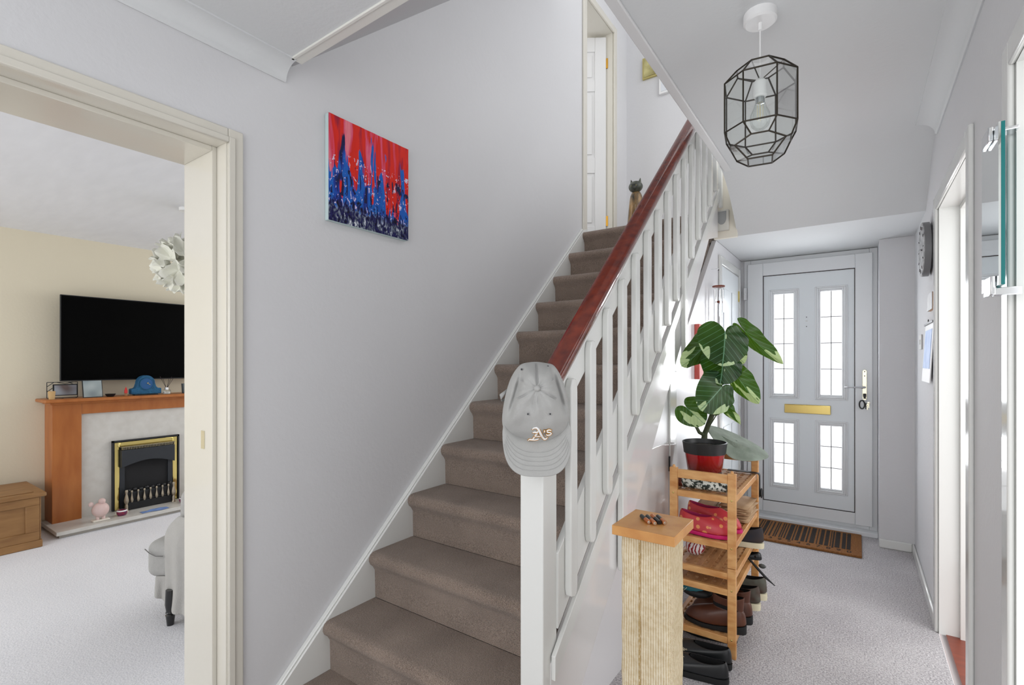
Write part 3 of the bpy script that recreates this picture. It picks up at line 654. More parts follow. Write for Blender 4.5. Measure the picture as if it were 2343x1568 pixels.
b = MB(); disc_x(b, 0.274, 0.300, 3.33, 1.852, 0.139); disc_x(b, 0.300, 0.3095, 3.33, 1.852, 0.10); b.obj('case', M('clock_case', (120, 120, 122), 0.4), ck)
b = MB(); disc_x(b, 0.270, 0.275, 3.33, 1.852, 0.138); b.obj('dial', M('clock_dial', (208, 208, 208), 0.5, rgb2=(120, 122, 124), vscale=30), ck)
for k_ in range(12):
    a = k_ * PI / 6; b = MB(); b.tube([(0.269, 3.33 + 0.105 * math.cos(a), 1.852 + 0.105 * math.sin(a)), (0.269, 3.33 + 0.122 * math.cos(a), 1.852 + 0.122 * math.sin(a))], 0.0018, 5); b.obj('hour_mark', BLACKG, ck)
for l, a in ((0.09, 0.1), (0.06, PI + .2)):
    b = MB(); b.tube([(0.268, 3.33, 1.852), (0.268, 3.33 + l * math.cos(a), 1.852 + l * math.sin(a))], 0.003, 5); b.obj('hand', BLACKM, ck)
sp_ = thing('small_picture', 'small square wooden-edged plaque between clock and calendar', 'plaque', (0.3, 3.24, 1.57))
B(0.298, 0.3095, 3.14, 3.34, 1.53, 1.612).obj('backing', BEECH, sp_); B(0.295, 0.298, 3.14, 3.34, 1.53, 1.612).obj('plaque_face', M('plaque_face', (190, 190, 190), 0.5, rgb2=(160, 160, 162), vscale=20), sp_)
cl = thing('wall_calendar', 'white wall calendar with a blue picture hanging on the right wall', 'calendar', (0.3, 3.34, 1.47))
def pg(b, y0, y1, z0, z1, off=0.0, th=.003):
    f = lambda z: 0.305 - (1.475 - z) * 0.055 - off
    b.loft([[(f(z0), y0, z0), (f(z0), y1, z0), (f(z0) + th, y1, z0), (f(z0) + th, y0, z0)], [(f(z1), y0, z1), (f(z1), y1, z1), (f(z1) + th, y1, z1), (f(z1) + th, y0, z1)]], True, True, True)
b = MB(); pg(b, 3.16, 3.52, 1.165, 1.465, 0, 0.004); b.obj('page', WHITE, cl)
b = MB(); pg(b, 3.20, 3.49, 1.235, 1.435, 0.0015, 0.001); b.obj('printed_picture', M('blue_print', (110, 150, 215), 0.5, rgb2=(150, 180, 228), vscale=14), cl)
b = MB(); b.box(0.298, 0.307, 3.15, 3.53, 1.465, 1.474); b.tube([(0.3, 3.34 + 0.014 * math.cos(a), 1.478 + 0.012 * math.sin(a)) for a in [PI * i / 8 for i in range(9)]], 0.0015, 5); b.obj('black_bar', BLACKM, cl)
sw = thing('light_switch', 'white light switch low beside the front door corner', 'light switch', (0.305, 3.8, 1.38))
B(0.302, 0.3095, 3.73, 3.84, 1.342, 1.43).obj('face_plate', M('switch_plastic', (214, 214, 212), 0.4), sw, bevel=0.003)
B(0.299, 0.302, 3.77, 3.80, 1.372, 1.40).obj('rocker', MATS['switch_plastic'], sw, bevel=0.001)
# door chime box
dc = thing('door_chime', 'grey and white door chime box under the sloping ceiling', 'door chime', (-0.74, 3.52, 2.2))
B(-0.786, -0.700, 3.50, 3.529, 2.145, 2.285).obj('housing', M('chime_plastic', (214, 212, 204), 0.4), dc, bevel=0.006)
gr = [(-0.772, 2.272), (-0.715, 2.272)] + [(-0.7435 + 0.0285 * math.cos(-PI * k_ / 12), 2.225 + 0.04 * math.sin(-PI * k_ / 12)) for k_ in range(13)]
MB().prism(gr, 'Y', 3.4965, 3.50).obj('speaker_grille', M('chime_grey', (150, 152, 152), 0.5), dc)

# ------------------------------------------------------------------ lobby: red picture and wind chime
rp = thing('red_picture', 'red square canvas on the lobby wall behind the plant', 'picture', (XU, 3.2, 1.33))
B(XU + .0005, XU + 0.03, 3.04, 3.40, 1.165, 1.495).obj('canvas', M('red_paint', (190, 60, 48), 0.5, rgb2=(214, 110, 100), vscale=7), rp, bevel=0.003)
wc = thing('wind_chime', 'metal tube wind chime with a wooden disc hanging in the lobby', 'wind chime', (-0.757, 3.45, 2.1))
wx, wy = -0.752, 3.45
WD = M('chime_wood', (120, 56, 36), 0.5)
MB().lathe([(0.0001, 0), (0.038, 0), (0.04, 0.004), (0.038, 0.009), (0.0001, 0.01)], (wx, wy, 1.762), 20).obj('top_disc', WD, wc)
b = MB(); b.tube([(wx, wy, 1.77), (wx, wy, 1.875)], 0.001, 5); b.tube([(wx, wy, 1.77), (wx, wy, 1.70)], 0.0008, 5); b.obj('cord', BLACKM, wc)
for k_ in range(5):
    a = k_ * 2 * PI / 5 + .3; x, y = wx + 0.028 * math.cos(a), wy + 0.028 * math.sin(a); L_ = 0.15 + 0.025 * k_
    b = MB(); b.tube([(x, y, 1.745), (x, y, 1.745 - L_)], 0.0055, 10); t_ = b.obj('chime_tube', CHROME, wc)
    b = MB(); b.tube([(x, y, 1.745), (x, y, 1.763)], 0.0006, 4); b.obj('thread', BLACKM, t_)
MB().sphere((wx, wy, 1.665), 0.012, 12, 8, (1, 1, .7)).obj('striker', WD, wc)
MB().tube([(wx, wy, 1.66), (wx, wy, 1.50)], 0.0007, 4).obj('sail_cord', BLACKM, wc)
hk = B(wx - 0.003, wx + 0.003, wy - 0.003, wy + 0.003, 1.872, 1.88).obj('hook', BLACKM, wc)
MB().tube([(XU + .001, wy, 1.885), (wx, wy, 1.882), (wx, wy, 1.874)], 0.002, 6).obj('wall_hook', CHROME, wc)

# ------------------------------------------------------------------ landing things
def cat_fig():
    c0 = (-1.50, 3.93, 2.30)
    t = thing('cat_statue', 'tall seated dark and gold cat statue at the top of the stairs', 'statue', c0)
    CM = M('cat_paint', (40, 38, 32), 0.35, rgb2=(176, 140, 92), vscale=22, stretch=(1, 1, .5))
    MB().lathe([(0.0001, 0), (0.075, 0), (0.078, 0.05), (0.07, 0.14), (0.062, 0.24), (0.054, 0.31), (0.044, 0.37), (0.0001, 0.385)], c0, 18, sx=1, sy=.9).obj('body', CM, t, sub=1)
    MB().sphere((c0[0], c0[1] - .01, c0[2] + 0.412), 0.056, 16, 12, (1.05, .9, .85)).obj('head', M('cat_head', (96, 100, 88), 0.35, rgb2=(24, 26, 24), vscale=34), t)
    for s_ in (-1, 1):
        b = MB(); b.loft([[(c0[0] + s_ * .03 + .018 * math.cos(a), c0[1] - .01 + .01 * math.sin(a), c0[2] + .435) for a in [2 * PI * i / 8 for i in range(8)]], [(c0[0] + s_ * .04 + .002 * math.cos(a), c0[1] - .01 + .002 * math.sin(a), c0[2] + .477) for a in [2 * PI * i / 8 for i in range(8)]]], True, True, True); b.obj('ear', MATS['cat_head'], t)
        b = MB(); b.tube([(c0[0] + s_ * .025, c0[1] - .045, c0[2] + .25), (c0[0] + s_ * .028, c0[1] - .07, c0[2] + .1), (c0[0] + s_ * .028, c0[1] - .075, c0[2] + .012)], [.018, .016, .02], 10); b.obj('foreleg', CM, t)
        MB().sphere((c0[0] + s_ * .02, c0[1] - .052, c0[2] + .41), 0.007, 8, 6).obj('eye', M('cat_eye', (120, 116, 70), 0.2), t)
    b = MB(); b.tube([(c0[0] + .06, c0[1] + .03, c0[2] + .02), (c0[0] - .09, c0[1] + .02, c0[2] + .03), (c0[0] - .085, c0[1] - .04, c0[2] + .02)], [.014, .013, .01], 8); b.obj('tail', CM, t)
cat_fig()
p1 = thing('landing_picture', 'small gilt picture on the upstairs landing wall', 'picture', (-1.58, 4.49, 3.98))
B(-1.648, -1.505, 4.478, 4.4995, 3.905, 4.10).obj('picture_frame', M('gilt_blur', (190, 176, 110), 0.4), p1); B(-1.636, -1.517, 4.474, 4.478, 3.917, 4.088).obj('picture_print', M('gilt_print', (206, 198, 140), 0.4, rgb2=(110, 96, 40), vscale=9), p1)
p2 = thing('landing_notice', 'white framed picture half hidden by the ceiling edge upstairs', 'picture', (-1.35, 4.49, 3.85))
B(-1.49, -1.20, 4.47, 4.4995, 3.715, 4.10).obj('picture_frame', WHITE, p2, bevel=.003); B(-1.47, -1.22, 4.467, 4.47, 3.735, 4.08).obj('picture_print', M('notice_paper', (222, 226, 232), 0.5), p2)

# ------------------------------------------------------------------ doormat
dm = thing('doormat', 'brown coir doormat printed with black barcode stripes at the front door', 'doormat', (-0.33, 4.1, 0))
COIR = M('coir', (176, 118, 62), 0.95, rgb2=(128, 78, 36), vscale=120, bump=1.0, bscale=300)
COIRD = M('coir_black', (34, 28, 26), 0.95, rgb2=(56, 44, 36), vscale=140, bump=1.0, bscale=300)
B(-0.735, 0.022, 3.895, 4.385, 0.0005, 0.016).obj('mat_base', COIR, dm, bevel=0.004)
x = -0.70; rs = random.Random(5)
while x < -0.03:
    w_ = rs.choice([0.006, 0.008, 0.010, 0.022, 0.028]); 
    if x + w_ > -0.02: break
    B(x, x + w_, 3.985 if rs.random() < .8 else 3.965, 4.35, 0.0155, 0.0175).obj('printed_bar', COIRD, dm)
    x += w_ + rs.choice([0.006, 0.009, 0.012, 0.016])
def text_obj(name, txt, size, mat, parent, mw, extrude=0.0006):
    cu = bpy.data.curves.new(name, 'FONT'); cu.body = txt; cu.size = size; cu.extrude = extrude; cu.align_x = 'CENTER'
    o = bpy.data.objects.new(name, cu); C.objects.link(o)
    me = bpy.data.meshes.new_from_object(o.evaluated_get(bpy.context.evaluated_depsgraph_get())); bpy.data.objects.remove(o); bpy.data.curves.remove(cu)
    me.transform(mw); me.materials.clear(); me.materials.append(mat)
    for p in me.polygons: p.material_index = 0
    o = bpy.data.objects.new(name, me); C.objects.link(o); link(o, parent); return o
for i, ch_ in enumerate('128395467890'):
    text_obj('printed_digit', ch_, 0.058, COIRD, dm, Matrix.Translation((-0.685 + i * 0.058, 3.925, 0.0165)))

# ------------------------------------------------------------------ scratching post
sx0, sx1, sy0, sy1 = -0.531, -0.367, 1.217, 1.388
sc = thing('scratching_post', 'tall sisal scratching post with a square wooden top in front of the shoe rack', 'scratching post', (-0.45, 1.30, 0))
B(sx0, sx1, sy0, sy1, 0.815, 0.84).obj('top_board', BEECH, sc, bevel=0.0015)
def sisal():
    m = bpy.data.materials.new('sisal_weave'); m.use_nodes = True; nt = m.node_tree; bs = nt.nodes['Principled BSDF']; bs.inputs['Roughness'].default_value = 0.95; bs.inputs['Specular IOR Level'].default_value = .1
    tc = nt.nodes.new('ShaderNodeTexCoord')
    sp = nt.nodes.new('ShaderNodeSeparateXYZ'); nt.links.new(tc.outputs['UV'], sp.inputs[0])
    def m_(op, a, b_=0.0, c=None):
        n = nt.nodes.new('ShaderNodeMath'); n.operation = op
        for i, x_ in enumerate((a, b_, c)):
            if x_ is None: continue
            if isinstance(x_, (int, float)): n.inputs[i].default_value = x_
            else: nt.links.new(x_, n.inputs[i])
        return n.outputs[0]
    cols = m_('SINE', m_('MULTIPLY', sp.outputs[0], 2 * PI * 76)); rows = m_('SINE', m_('MULTIPLY', sp.outputs[1], 2 * PI * 250))
    nz = nt.nodes.new('ShaderNodeTexNoise'); nz.inputs['Scale'].default_value = 90; nz.inputs['Detail'].default_value = 5; nt.links.new(tc.outputs['Object'], nz.inputs['Vector'])
    nb = nt.nodes.new('ShaderNodeTexNoise'); nb.inputs['Scale'].default_value = 6; nt.links.new(tc.outputs['Object'], nb.inputs['Vector'])
    h = m_('ADD', m_('MULTIPLY', cols, 0.34), m_('MULTIPLY', rows, 0.06)); h = m_('ADD', h, m_('MULTIPLY_ADD', nz.outputs[0], 1.1, -0.05))
    r = nt.nodes.new('ShaderNodeValToRGB'); r.color_ramp.elements[0].position = 0.1; r.color_ramp.elements[1].position = 0.95
    r.color_ramp.elements[0].color = (*srgb((200, 178, 140)), 1); r.color_ramp.elements[1].color = (*srgb((238, 228, 204)), 1)
    nt.links.new(h, r.inputs[0]); mxx = nt.nodes.new('ShaderNodeMixRGB'); mxx.blend_type = 'MULTIPLY'; mxx.inputs[0].default_value = 1
    r2 = nt.nodes.new('ShaderNodeValToRGB'); r2.color_ramp.elements[0].position = 0.35; r2.color_ramp.elements[0].color = (0.86, 0.83, 0.78, 1); r2.color_ramp.elements[1].position = .6; nt.links.new(nb.outputs[0], r2.inputs[0])
    nt.links.new(r.outputs[0], mxx.inputs[1]); nt.links.new(r2.outputs[0], mxx.inputs[2]); nt.links.new(mxx.outputs[0], bs.inputs['Base Color'])
    bp = nt.nodes.new('ShaderNodeBump'); bp.inputs['Strength'].default_value = 0.7; bp.inputs['Distance'].default_value = 0.003; nt.links.new(h, bp.inputs['Height']); nt.links.new(bp.outputs[0], bs.inputs['Normal'])
    return m
SIS = sisal()
cx_, cy_, hw = -0.4515, 1.303, 0.0645
per = []
def rr_pt(u):   # rounded square perimeter, u 0..1 starting at the front seam
    r = 0.012; side = 2 * (hw - r); q = PI * r / 2; tot = 4 * (side + q); s_ = (u % 1) * tot
    dirs = [((-hw + r, -hw), (1, 0)), ((hw, -hw + r), (0, 1)), ((hw - r, hw), (-1, 0)), ((-hw, hw - r), (0, -1))]
    cs = [(hw - r, -hw + r, -PI / 2), (hw - r, hw - r, 0), (-hw + r, hw - r, PI / 2), (-hw + r, -hw + r, PI)]
    for i in range(4):
        if s_ <= side: (x_, y_), (dx, dy) = dirs[i]; return (cx_ + x_ + dx * s_, cy_ + y_ + dy * s_)
        s_ -= side
        if s_ <= q: a = cs[i][2] + s_ / r; return (cx_ + cs[i][0] + r * math.cos(a), cy_ + cs[i][1] + r * math.sin(a))
        s_ -= q
    return (cx_ - hw + r, cy_ - hw)
def sfn(u, v):
    p = rr_pt(u); z = 0.0 + 0.815 * v; wv = 0.0007 * math.sin(z * 60 + 2 * PI * 4 * u)
    return (cx_ + (p[0] - cx_) * (1 + wv / hw), cy_ + (p[1] - cy_) * (1 + wv / hw), z)
b = MB(); b.grid(sfn, 97, 60, uv=True); b.obj('sisal_cover', SIS, sc, angle=60)
b = MB()
for i in range(120):
    z = 0.815 * i / 120; b.box(cx_ - 0.012 + random.uniform(-.0015, .0015), cx_ - 0.0095 + random.uniform(-.001, .001), cy_ - hw - 0.0022, cy_ - hw, z, z + 0.006)
b.obj('seam', M('seam_thread', (176, 150, 104), 0.95), sc, smooth=False)['kind'] = 'stuff'
b = MB()
for i in range(520):
    z = random.uniform(0.02, 0.72) ** 1.0; u0 = random.choice([0, 0, 1]); ez = math.exp(-z * 2)
    l = random.uniform(0.004, 0.010 + 0.02 * ez * random.random())
    p = Vector((cx_ + hw - .002, cy_ - hw + random.uniform(.0, .012), z)) if random.random() < .7 else Vector((cx_ + hw - .001, cy_ + random.uniform(-hw, hw), z))
    d1 = Vector((random.uniform(.3, 1), random.uniform(-.7, .4), random.uniform(-.6, .6))).normalized()
    d2 = (d1 + Vector((random.uniform(-.5, .5), random.uniform(-.5, .5), random.uniform(-.9, .3)))).normalized()
    b.tube([p, p + d1 * l * .6, p + d1 * l * .6 + d2 * l * .6], 0.00035, 3)
b.obj('frayed_fibres', M('sisal_fibre', (226, 214, 188), 0.95), sc, smooth=False)['kind'] = 'stuff'
B(-0.60, -0.30, 1.15, 1.45, 0.001, 0.02).obj('base_board', BEECH, sc, bevel=0.003)
# batteries
def battery(i, p0, p1, flip, cat='battery'):
    lab = ['copper-ended battery leftmost of the row on the scratching post top', 'second battery from the left on the scratching post top', 'battery turned black end forward in the row', 'copper-ended battery rightmost of the row on the scratching post top'][i]
    r = 0.0056; a = Vector((*p0, 0.8402 + r)); c_ = Vector((*p1, 0.8402 + r)); t = thing('battery', lab, 'battery', a, 'batteries on the scratching post')
    d = c_ - a; COP = M('copper_label', (196, 112, 58), 0.3, metal=.6); BKL = M('black_label', (24, 24, 26), 0.3)
    m0, m1 = (BKL, COP)
    if flip: a, c_ = c_, a; d = -d
    mid = a + d * .55
    MB().tube([a, mid], r, 16).obj('black_sleeve', m0, t); MB().tube([mid, c_ - d * .02], r, 16).obj('copper_sleeve', m1, t)
    MB().tube([c_ - d * .02, c_], r * .85, 14).obj('end_cap', CHROME, t); MB().tube([c_, c_ + d * .025], r * .35, 10).obj('terminal', CHROME, t)
q = [((1468, 1180), (1485, 1194)), ((1481, 1181), (1498.5, 1197)), ((1492, 1179), (1509, 1195)), ((1505, 1181), (1521.5, 1196))]
for i, (a, c_) in enumerate(q):
    A_ = at(*a, Z=0.847); D_ = at(*c_, Z=0.847); battery(i, (A_.x, A_.y), (D_.x, D_.y), i == 2)

# ------------------------------------------------------------------ shoe rack
RX0, RX1, RY0, RY1 = -0.705, -0.424, 2.262, 2.86
rk = thing('shoe_rack', 'slatted wooden shoe rack of two stacked units against the understairs wall', 'shoe rack', (-0.56, 2.55, 0))
pw, pd = 0.034, 0.022
for (x0, x1) in ((RX0, RX0 + pw), (RX1 - pw, RX1)):
    for (y0, y1) in ((RY0, RY0 + pd), (RY1 - pd, RY1)):
        lg = B(x0, x1, y0, y1, 0, 0.383).obj('leg', RACKW, rk, bevel=0.0025)
        lg2 = B(x0, x1, y0, y1, 0.385, 0.79).obj('leg', RACKW, rk, bevel=0.0025)
        MB().lathe([(0.0001, 0), (0.007, 0), (0.007, 0.006), (0.004, 0.011), (0.0001, 0.012)], ((x0 + x1) / 2, (y0 + y1) / 2, 0.79), 12).obj('dowel_peg', RACKW, lg2)
        for z in (0.08, 0.29): MB().sphere(((x0 + x1) / 2, y0 - .0005, z), 0.004, 8, 6, (1, .5, 1)).obj('screw', BRASS, lg)
        for z in (0.47, 0.675): MB().sphere(((x0 + x1) / 2, y0 - .0005, z), 0.004, 8, 6, (1, .5, 1)).obj('screw', BRASS, lg2)
for y0 in (RY0 + 0.002, RY1 - 0.02): B(RX0 + pw, RX1 - pw, y0, y0 + 0.018, 0.745, 0.783).obj('end_rail', RACKW, rk, bevel=0.002)
DECKS = [0.087, 0.292, 0.362, 0.490, 0.690]
for zt in DECKS:
    y0, y1 = RY0 + 0.002, RY1 - 0.002; xa, xb = RX0 + 0.006, RX1 - 0.004
    b = MB(); b.box(RX0 + pw, RX1 - pw, y0, y0 + 0.018, zt - .028, zt); b.box(RX0 + pw, RX1 - pw, y1 - 0.018, y1, zt - .028, zt)
    b.box(xa, xa + 0.02, y0 + 0.02, y1 - 0.02, zt - .028, zt); b.box(xb - 0.02, xb, y0 + 0.02, y1 - 0.02, zt - .028, zt)
    sh = b.obj('shelf', RACKW, rk, bevel=0.002)
    n = 6; span = (xb - .02) - (xa + .02); pitch = span / n
    for i in range(n):
        x_ = xa + .02 + pitch * (i + .5) - 0.0105; B(x_, x_ + 0.021, y0 + .018, y1 - .018, zt - .012, zt - .002).obj('slat', RACKW2, sh)
    m_ = 12; py = (y1 - y0 - .036) / m_
    for j in range(m_):
        y_ = y0 + .018 + py * (j + .5) - .0125; B(xa + .02, xb - .02, y_, y_ + .025, zt - .0125, zt - .0035).obj('cross_slat', RACKW2, sh)

# ------------------------------------------------------------------ shoes
def shoe(name, label, cat, pos, L, Wd, hc, mats, dirang=PI, sole=0.02, shaft=0.0, toe=1.0, colL=0.42, group=None, soleover=1.05, tip=None, lace=None, strap=None, heel=0.0):
    up, so, li = mats
    t = thing(name, label, cat, pos, group)
    ca, sa = math.cos(dirang), math.sin(dirang)
    def W(x, y, z): return Vector((pos[0] + x * ca - y * sa, pos[1] + x * sa + y * ca, pos[2] + z))
    def outl(a, g=1.0):     # a around; +x toe. origin at heel end
        c_, s_ = math.cos(a), math.sin(a)
        x = L / 2 + L / 2 * math.copysign(abs(c_) ** 0.8, c_)
        wid = 0.40 + 0.14 * math.sin(PI * min(1, max(0, (x / L - .25) / .75))) - 0.03 * math.exp(-((x / L - .42) / .13) ** 2)
        y = Wd * wid * math.copysign(abs(s_) ** 0.85, s_) * g
        return (L / 2 + (x - L / 2) * (1 + (g - 1) * Wd / L), y)
    N = 36; A = [2 * PI * i / N for i in range(N)]
    col = lambda a: (L * colL / 2 + 0.012 + L * colL / 2 * math.cos(a), Wd * 0.27 * math.sin(a))
    zs_ = sole + heel; rings = []
    zb = lambda x: sole + heel * max(0, 1 - x / (L * .45)) if heel else sole
    for j in range(11):
        t_ = j / 10; e = 1 - math.cos(t_ * PI / 2); f = math.sin(t_ * PI / 2) ** 0.9; rg = []
        for a in A:
            o_ = outl(a); c_ = col(a); fr = 0.5 + 0.5 * math.cos(a)
            zc = hc + (0.012 if not shaft else 0) * (0.5 - 0.5 * math.cos(a)) - 0.010 * math.sin(a) ** 2 * (not shaft)
            ee = e * (1 - fr) + (t_ ** (1.5 * toe)) * fr
            ff = f * (1 - fr) + (0.45 * math.sin(min(1, t_ * 2.2) * PI / 2) + 0.55 * t_ ** 1.4) * fr
            x = o_[0] + (c_[0] - o_[0]) * ee; y = o_[1] + (c_[1] - o_[1]) * e
            rg.append(W(x, y, zb(o_[0]) + (zc - zb(o_[0])) * ff))
        rings.append(rg)
    if shaft:
        for j in range(1, 6):
            f = j / 5; rings.append([W((col(a)[0] - L * .21) * (1 + .10 * f) + L * .21, col(a)[1] * (1 + .18 * f), hc + shaft * f + 0.006 * math.cos(2 * a) * f) for a in A])
    top = rings[-1]
    b = MB(); b.loft(rings, True, True, False); u = b.obj('upper', up, t, sub=1, solid=0.002)
    cen = sum(top, Vector()) / N
    inn = [[cen + (p - cen) * .93 + Vector((0, 0, -.001 - dz)) for p in top] for dz in (0, .5 * min(.04, hc * .55), min(.04, hc * .55) + shaft * .4)]
    b = MB(); b.loft(inn, True, False, True); b.obj('lining', li, t)
    b = MB(); rg0 = [W(*outl(a, soleover * .97), 0) for a in A]; rg1 = [W(*outl(a, soleover), (sole) * .5) for a in A]; rg2 = [W(*outl(a, soleover * .99), zb(outl(a)[0]) + .004) for a in A]
    b.loft([rg0, rg1, rg2], True, True, True); b.obj('sole', so, t, angle=50)
    if tip:
        b = MB(); b.tube([W(outl(a, 1.03)[0], outl(a, 1.03)[1], sole + .012) for a in [i * PI / 14 - PI / 2 for i in range(15)]], 0.006, 6); b.obj('toe_guard', tip, t)
    if lace:
        for k_ in range(4):
            x = L * (.48 + .07 * k_); z = hc * (0.93 - .10 * k_); MB().tube([W(x, -Wd * .2, z - .012), W(x + .004, 0, z), W(x, Wd * .2, z - .012)], 0.0028, 6).obj('lace', lace, t)
    if strap:
        MB().tube([W(L * .1, -Wd * .35, hc * .8), W(L * .05, -Wd * .1, hc * 1.0), W(L * .1, Wd * .33, hc * .8)], 0.006, 6).obj('strap', strap, t)
    return t
SH_BR = M('brown_leather', (98, 56, 36), 0.38, rgb2=(72, 38, 26), vscale=12); SH_BR2 = M('elastic_brown', (70, 42, 32), 0.8)
SH_BK = M('black_leather', (26, 28, 30), 0.35); SH_BK2 = M('black_rubber', (16, 17, 18), 0.6); DARK = M('shoe_inside', (12, 12, 14), 0.9)
SH_CAM = M('camouflage_fabric', (66, 42, 32), 0.7, rgb2=(92, 94, 84), vscale=22, detail=1); SH_NAV = M('navy_suede', (34, 38, 48), 0.8, rgb2=(62, 46, 36), vscale=9)
SOLEC = M('cream_sole', (214, 206, 178), 0.6); SOLEB = M('gum_sole', (84, 44, 34), 0.6)
def dots():
    m = bpy.data.materials.new('spotted_rubber'); m.use_nodes = True; nt = m.node_tree; bs = nt.nodes['Principled BSDF']; bs.inputs['Roughness'].default_value = .35
    tc = nt.nodes.new('ShaderNodeTexCoord'); v = nt.nodes.new('ShaderNodeTexVoronoi'); v.inputs['Scale'].default_value = 34; nt.links.new(tc.outputs['Object'], v.inputs['Vector'])
    r = nt.nodes.new('ShaderNodeValToRGB'); r.color_ramp.interpolation = 'CONSTANT'; r.color_ramp.elements[0].color = (*srgb((226, 150, 92)), 1); r.color_ramp.elements[1].position = 0.30; r.color_ramp.elements[1].color = (*srgb((196, 62, 70)), 1)
    nt.links.new(v.outputs['Distance'], r.inputs[0]); nt.links.new(r.outputs[0], bs.inputs['Base Color']); return m
DOT = dots(); PINK = M('hot_pink_rubber', (206, 30, 110), 0.4)
XT = RX1  # room-side edge of the rack; heels stand there, toes point at the wall
def on(y, dk, over=0.0): return (XT + over, y, DECKS[dk] + .001)
shoe('ankle_boot', 'brown leather ankle boot nearest the front of the bottom shelf', 'boot', on(2.335, 0, .028), 0.262, 0.088, 0.095, (SH_BR, SH_BK2, DARK), shaft=0.055, heel=0.018, sole=.014, colL=.46, group='brown ankle boots')
shoe('ankle_boot', 'brown leather ankle boot behind the nearest boot on the bottom shelf', 'boot', on(2.440, 0, .036), 0.262, 0.088, 0.095, (SH_BR, SH_BK2, DARK), shaft=0.050, heel=0.018, sole=.014, colL=.46, group='brown ankle boots')
shoe('trainer', 'camouflage patterned trainer with cream sole, nearer of the pair', 'shoe', on(2.60, 0, .045), 0.265, 0.088, 0.098, (SH_CAM, SOLEC, DARK), sole=.028, tip=SOLEB, lace=SH_BK2)
shoe('trainer', 'camouflage patterned trainer with cream sole, farther of the pair', 'shoe', on(2.73, 0, .055), 0.265, 0.088, 0.098, (SH_CAM, SOLEC, DARK), sole=.028, tip=SOLEB, lace=SH_BK2)
shoe('walking_shoe', 'dark navy and brown walking shoe with cream sole on the middle shelf', 'shoe', on(2.665, 2, .05), 0.27, 0.092, 0.088, (SH_NAV, SOLEC, DARK), sole=.022, lace=SH_BK2, tip=SOLEB)
shoe('clog', 'red spotted rubber clog with pink lining, nearer of the pair', 'shoe', (RX0 + 0.022, 2.335, DECKS[3] + .001), 0.245, 0.088, 0.085, (DOT, PINK, M('pink_inside', (170, 30, 90), .6)), dirang=0.0, sole=.012, colL=.55)
shoe('clog', 'red spotted rubber clog behind the nearer one', 'shoe', (RX0 + 0.03, 2.44, DECKS[3] + .001), 0.245, 0.088, 0.10, (DOT, PINK, MATS['pink_inside']), dirang=0.0, sole=.012, colL=.55)
shoe('sandal', 'black shoe with buckled strap on the fourth shelf far end', 'shoe', on(2.70, 1, .035), 0.24, 0.08, 0.0225, (SH_BK, SH_BK2, DARK), sole=.008, strap=SH_BK2)
shoe('slip_on_shoe', 'black leather slip-on shoe on the floor, farther of the pair', 'shoe', (-0.425, 2.185, 0.001), 0.28, 0.095, 0.072, (SH_BK, SH_BK2, DARK), sole=.02, colL=.5)
shoe('slip_on_shoe', 'black leather slip-on shoe on the floor, nearest the camera', 'shoe', (-0.415, 2.075, 0.001), 0.28, 0.095, 0.072, (SH_BK, SH_BK2, DARK), sole=.02, colL=.5)
shoe('flat_shoe', 'black shoe under the bottom shelf of the rack', 'shoe', (-0.445, 2.40, 0.001), 0.25, 0.085, 0.046, (SH_BK2, SH_BK2, DARK), sole=.012, colL=.5)
TEAL = M('teal_fabric', (30, 104, 116), 0.6)
t = thing('teal_shoe', 'teal and black shoe resting behind the brown boots', 'shoe', (-0.63, 2.42, 0.2)); b = MB().sphere((-0.625, 2.36, 0.232), 0.05, 16, 10, (1.3, 1.0, .6)); b.obj('upper', TEAL, t); MB().sphere((-0.61, 2.36, 0.215), 0.052, 16, 10, (1.35, 1.0, .55)).obj('sole', SH_BK2, t)
# hanging strap with buckle
t = thing('strap', 'thin black strap hanging out past the trainers', 'strap', (-0.40, 2.75, 0.27)); b = MB(); b.tube([at(1712, 1277, D=2.42), at(1732, 1300, D=2.38), at(1752, 1322, D=2.36), at(1773, 1341, D=2.35)], [.005, .006, .006, .002], 6); b.obj('band', SH_BK2, t); MB().sphere(at(1744, 1296, D=2.38), 0.014, 10, 8, (1.2, .6, .8)).obj('toggle', M('toggle_grey', (70, 74, 72), .4), t)
# ball, speckled roll, papers
def swirl():
    m = bpy.data.materials.new('ball_stripes'); m.use_nodes = True; nt = m.node_tree; bs = nt.nodes['Principled BSDF']; bs.inputs['Roughness'].default_value = .5
    tc = nt.nodes.new('ShaderNodeTexCoord'); wv = nt.nodes.new('ShaderNodeTexWave'); wv.inputs['Scale'].default_value = 22; wv.inputs['Distortion'].default_value = 9; wv.inputs['Detail'].default_value = 2
    nt.links.new(tc.outputs['Object'], wv.inputs['Vector']); r = nt.nodes.new('ShaderNodeValToRGB'); r.color_ramp.elements[0].position = .33; r.color_ramp.elements[0].color = (*srgb((150, 26, 34)), 1); r.color_ramp.elements[1].position = .42; r.color_ramp.elements[1].color = (*srgb((236, 232, 234)), 1)
    nt.links.new(wv.outputs[0], r.inputs[0]); nt.links.new(r.outputs[0], bs.inputs['Base Color']); return m
bp_ = at(1596, 1251, Y=2.40)
tag(MB().sphere((bp_.x - .01, 2.40, DECKS[2] + .045), 0.0445, 24, 16).obj('ball', swirl()), 'red and white swirled ball on the middle shelf', 'ball')
def speck():
    m = M('speckled_fabric', (222, 228, 222), 0.6, rgb2=(30, 44, 40), vscale=75, detail=2); r = [n for n in m.node_tree.nodes if n.type == 'VALTORGB'][0]; r.color_ramp.elements[0].position = .44; r.color_ramp.elements[1].position = .54; return m
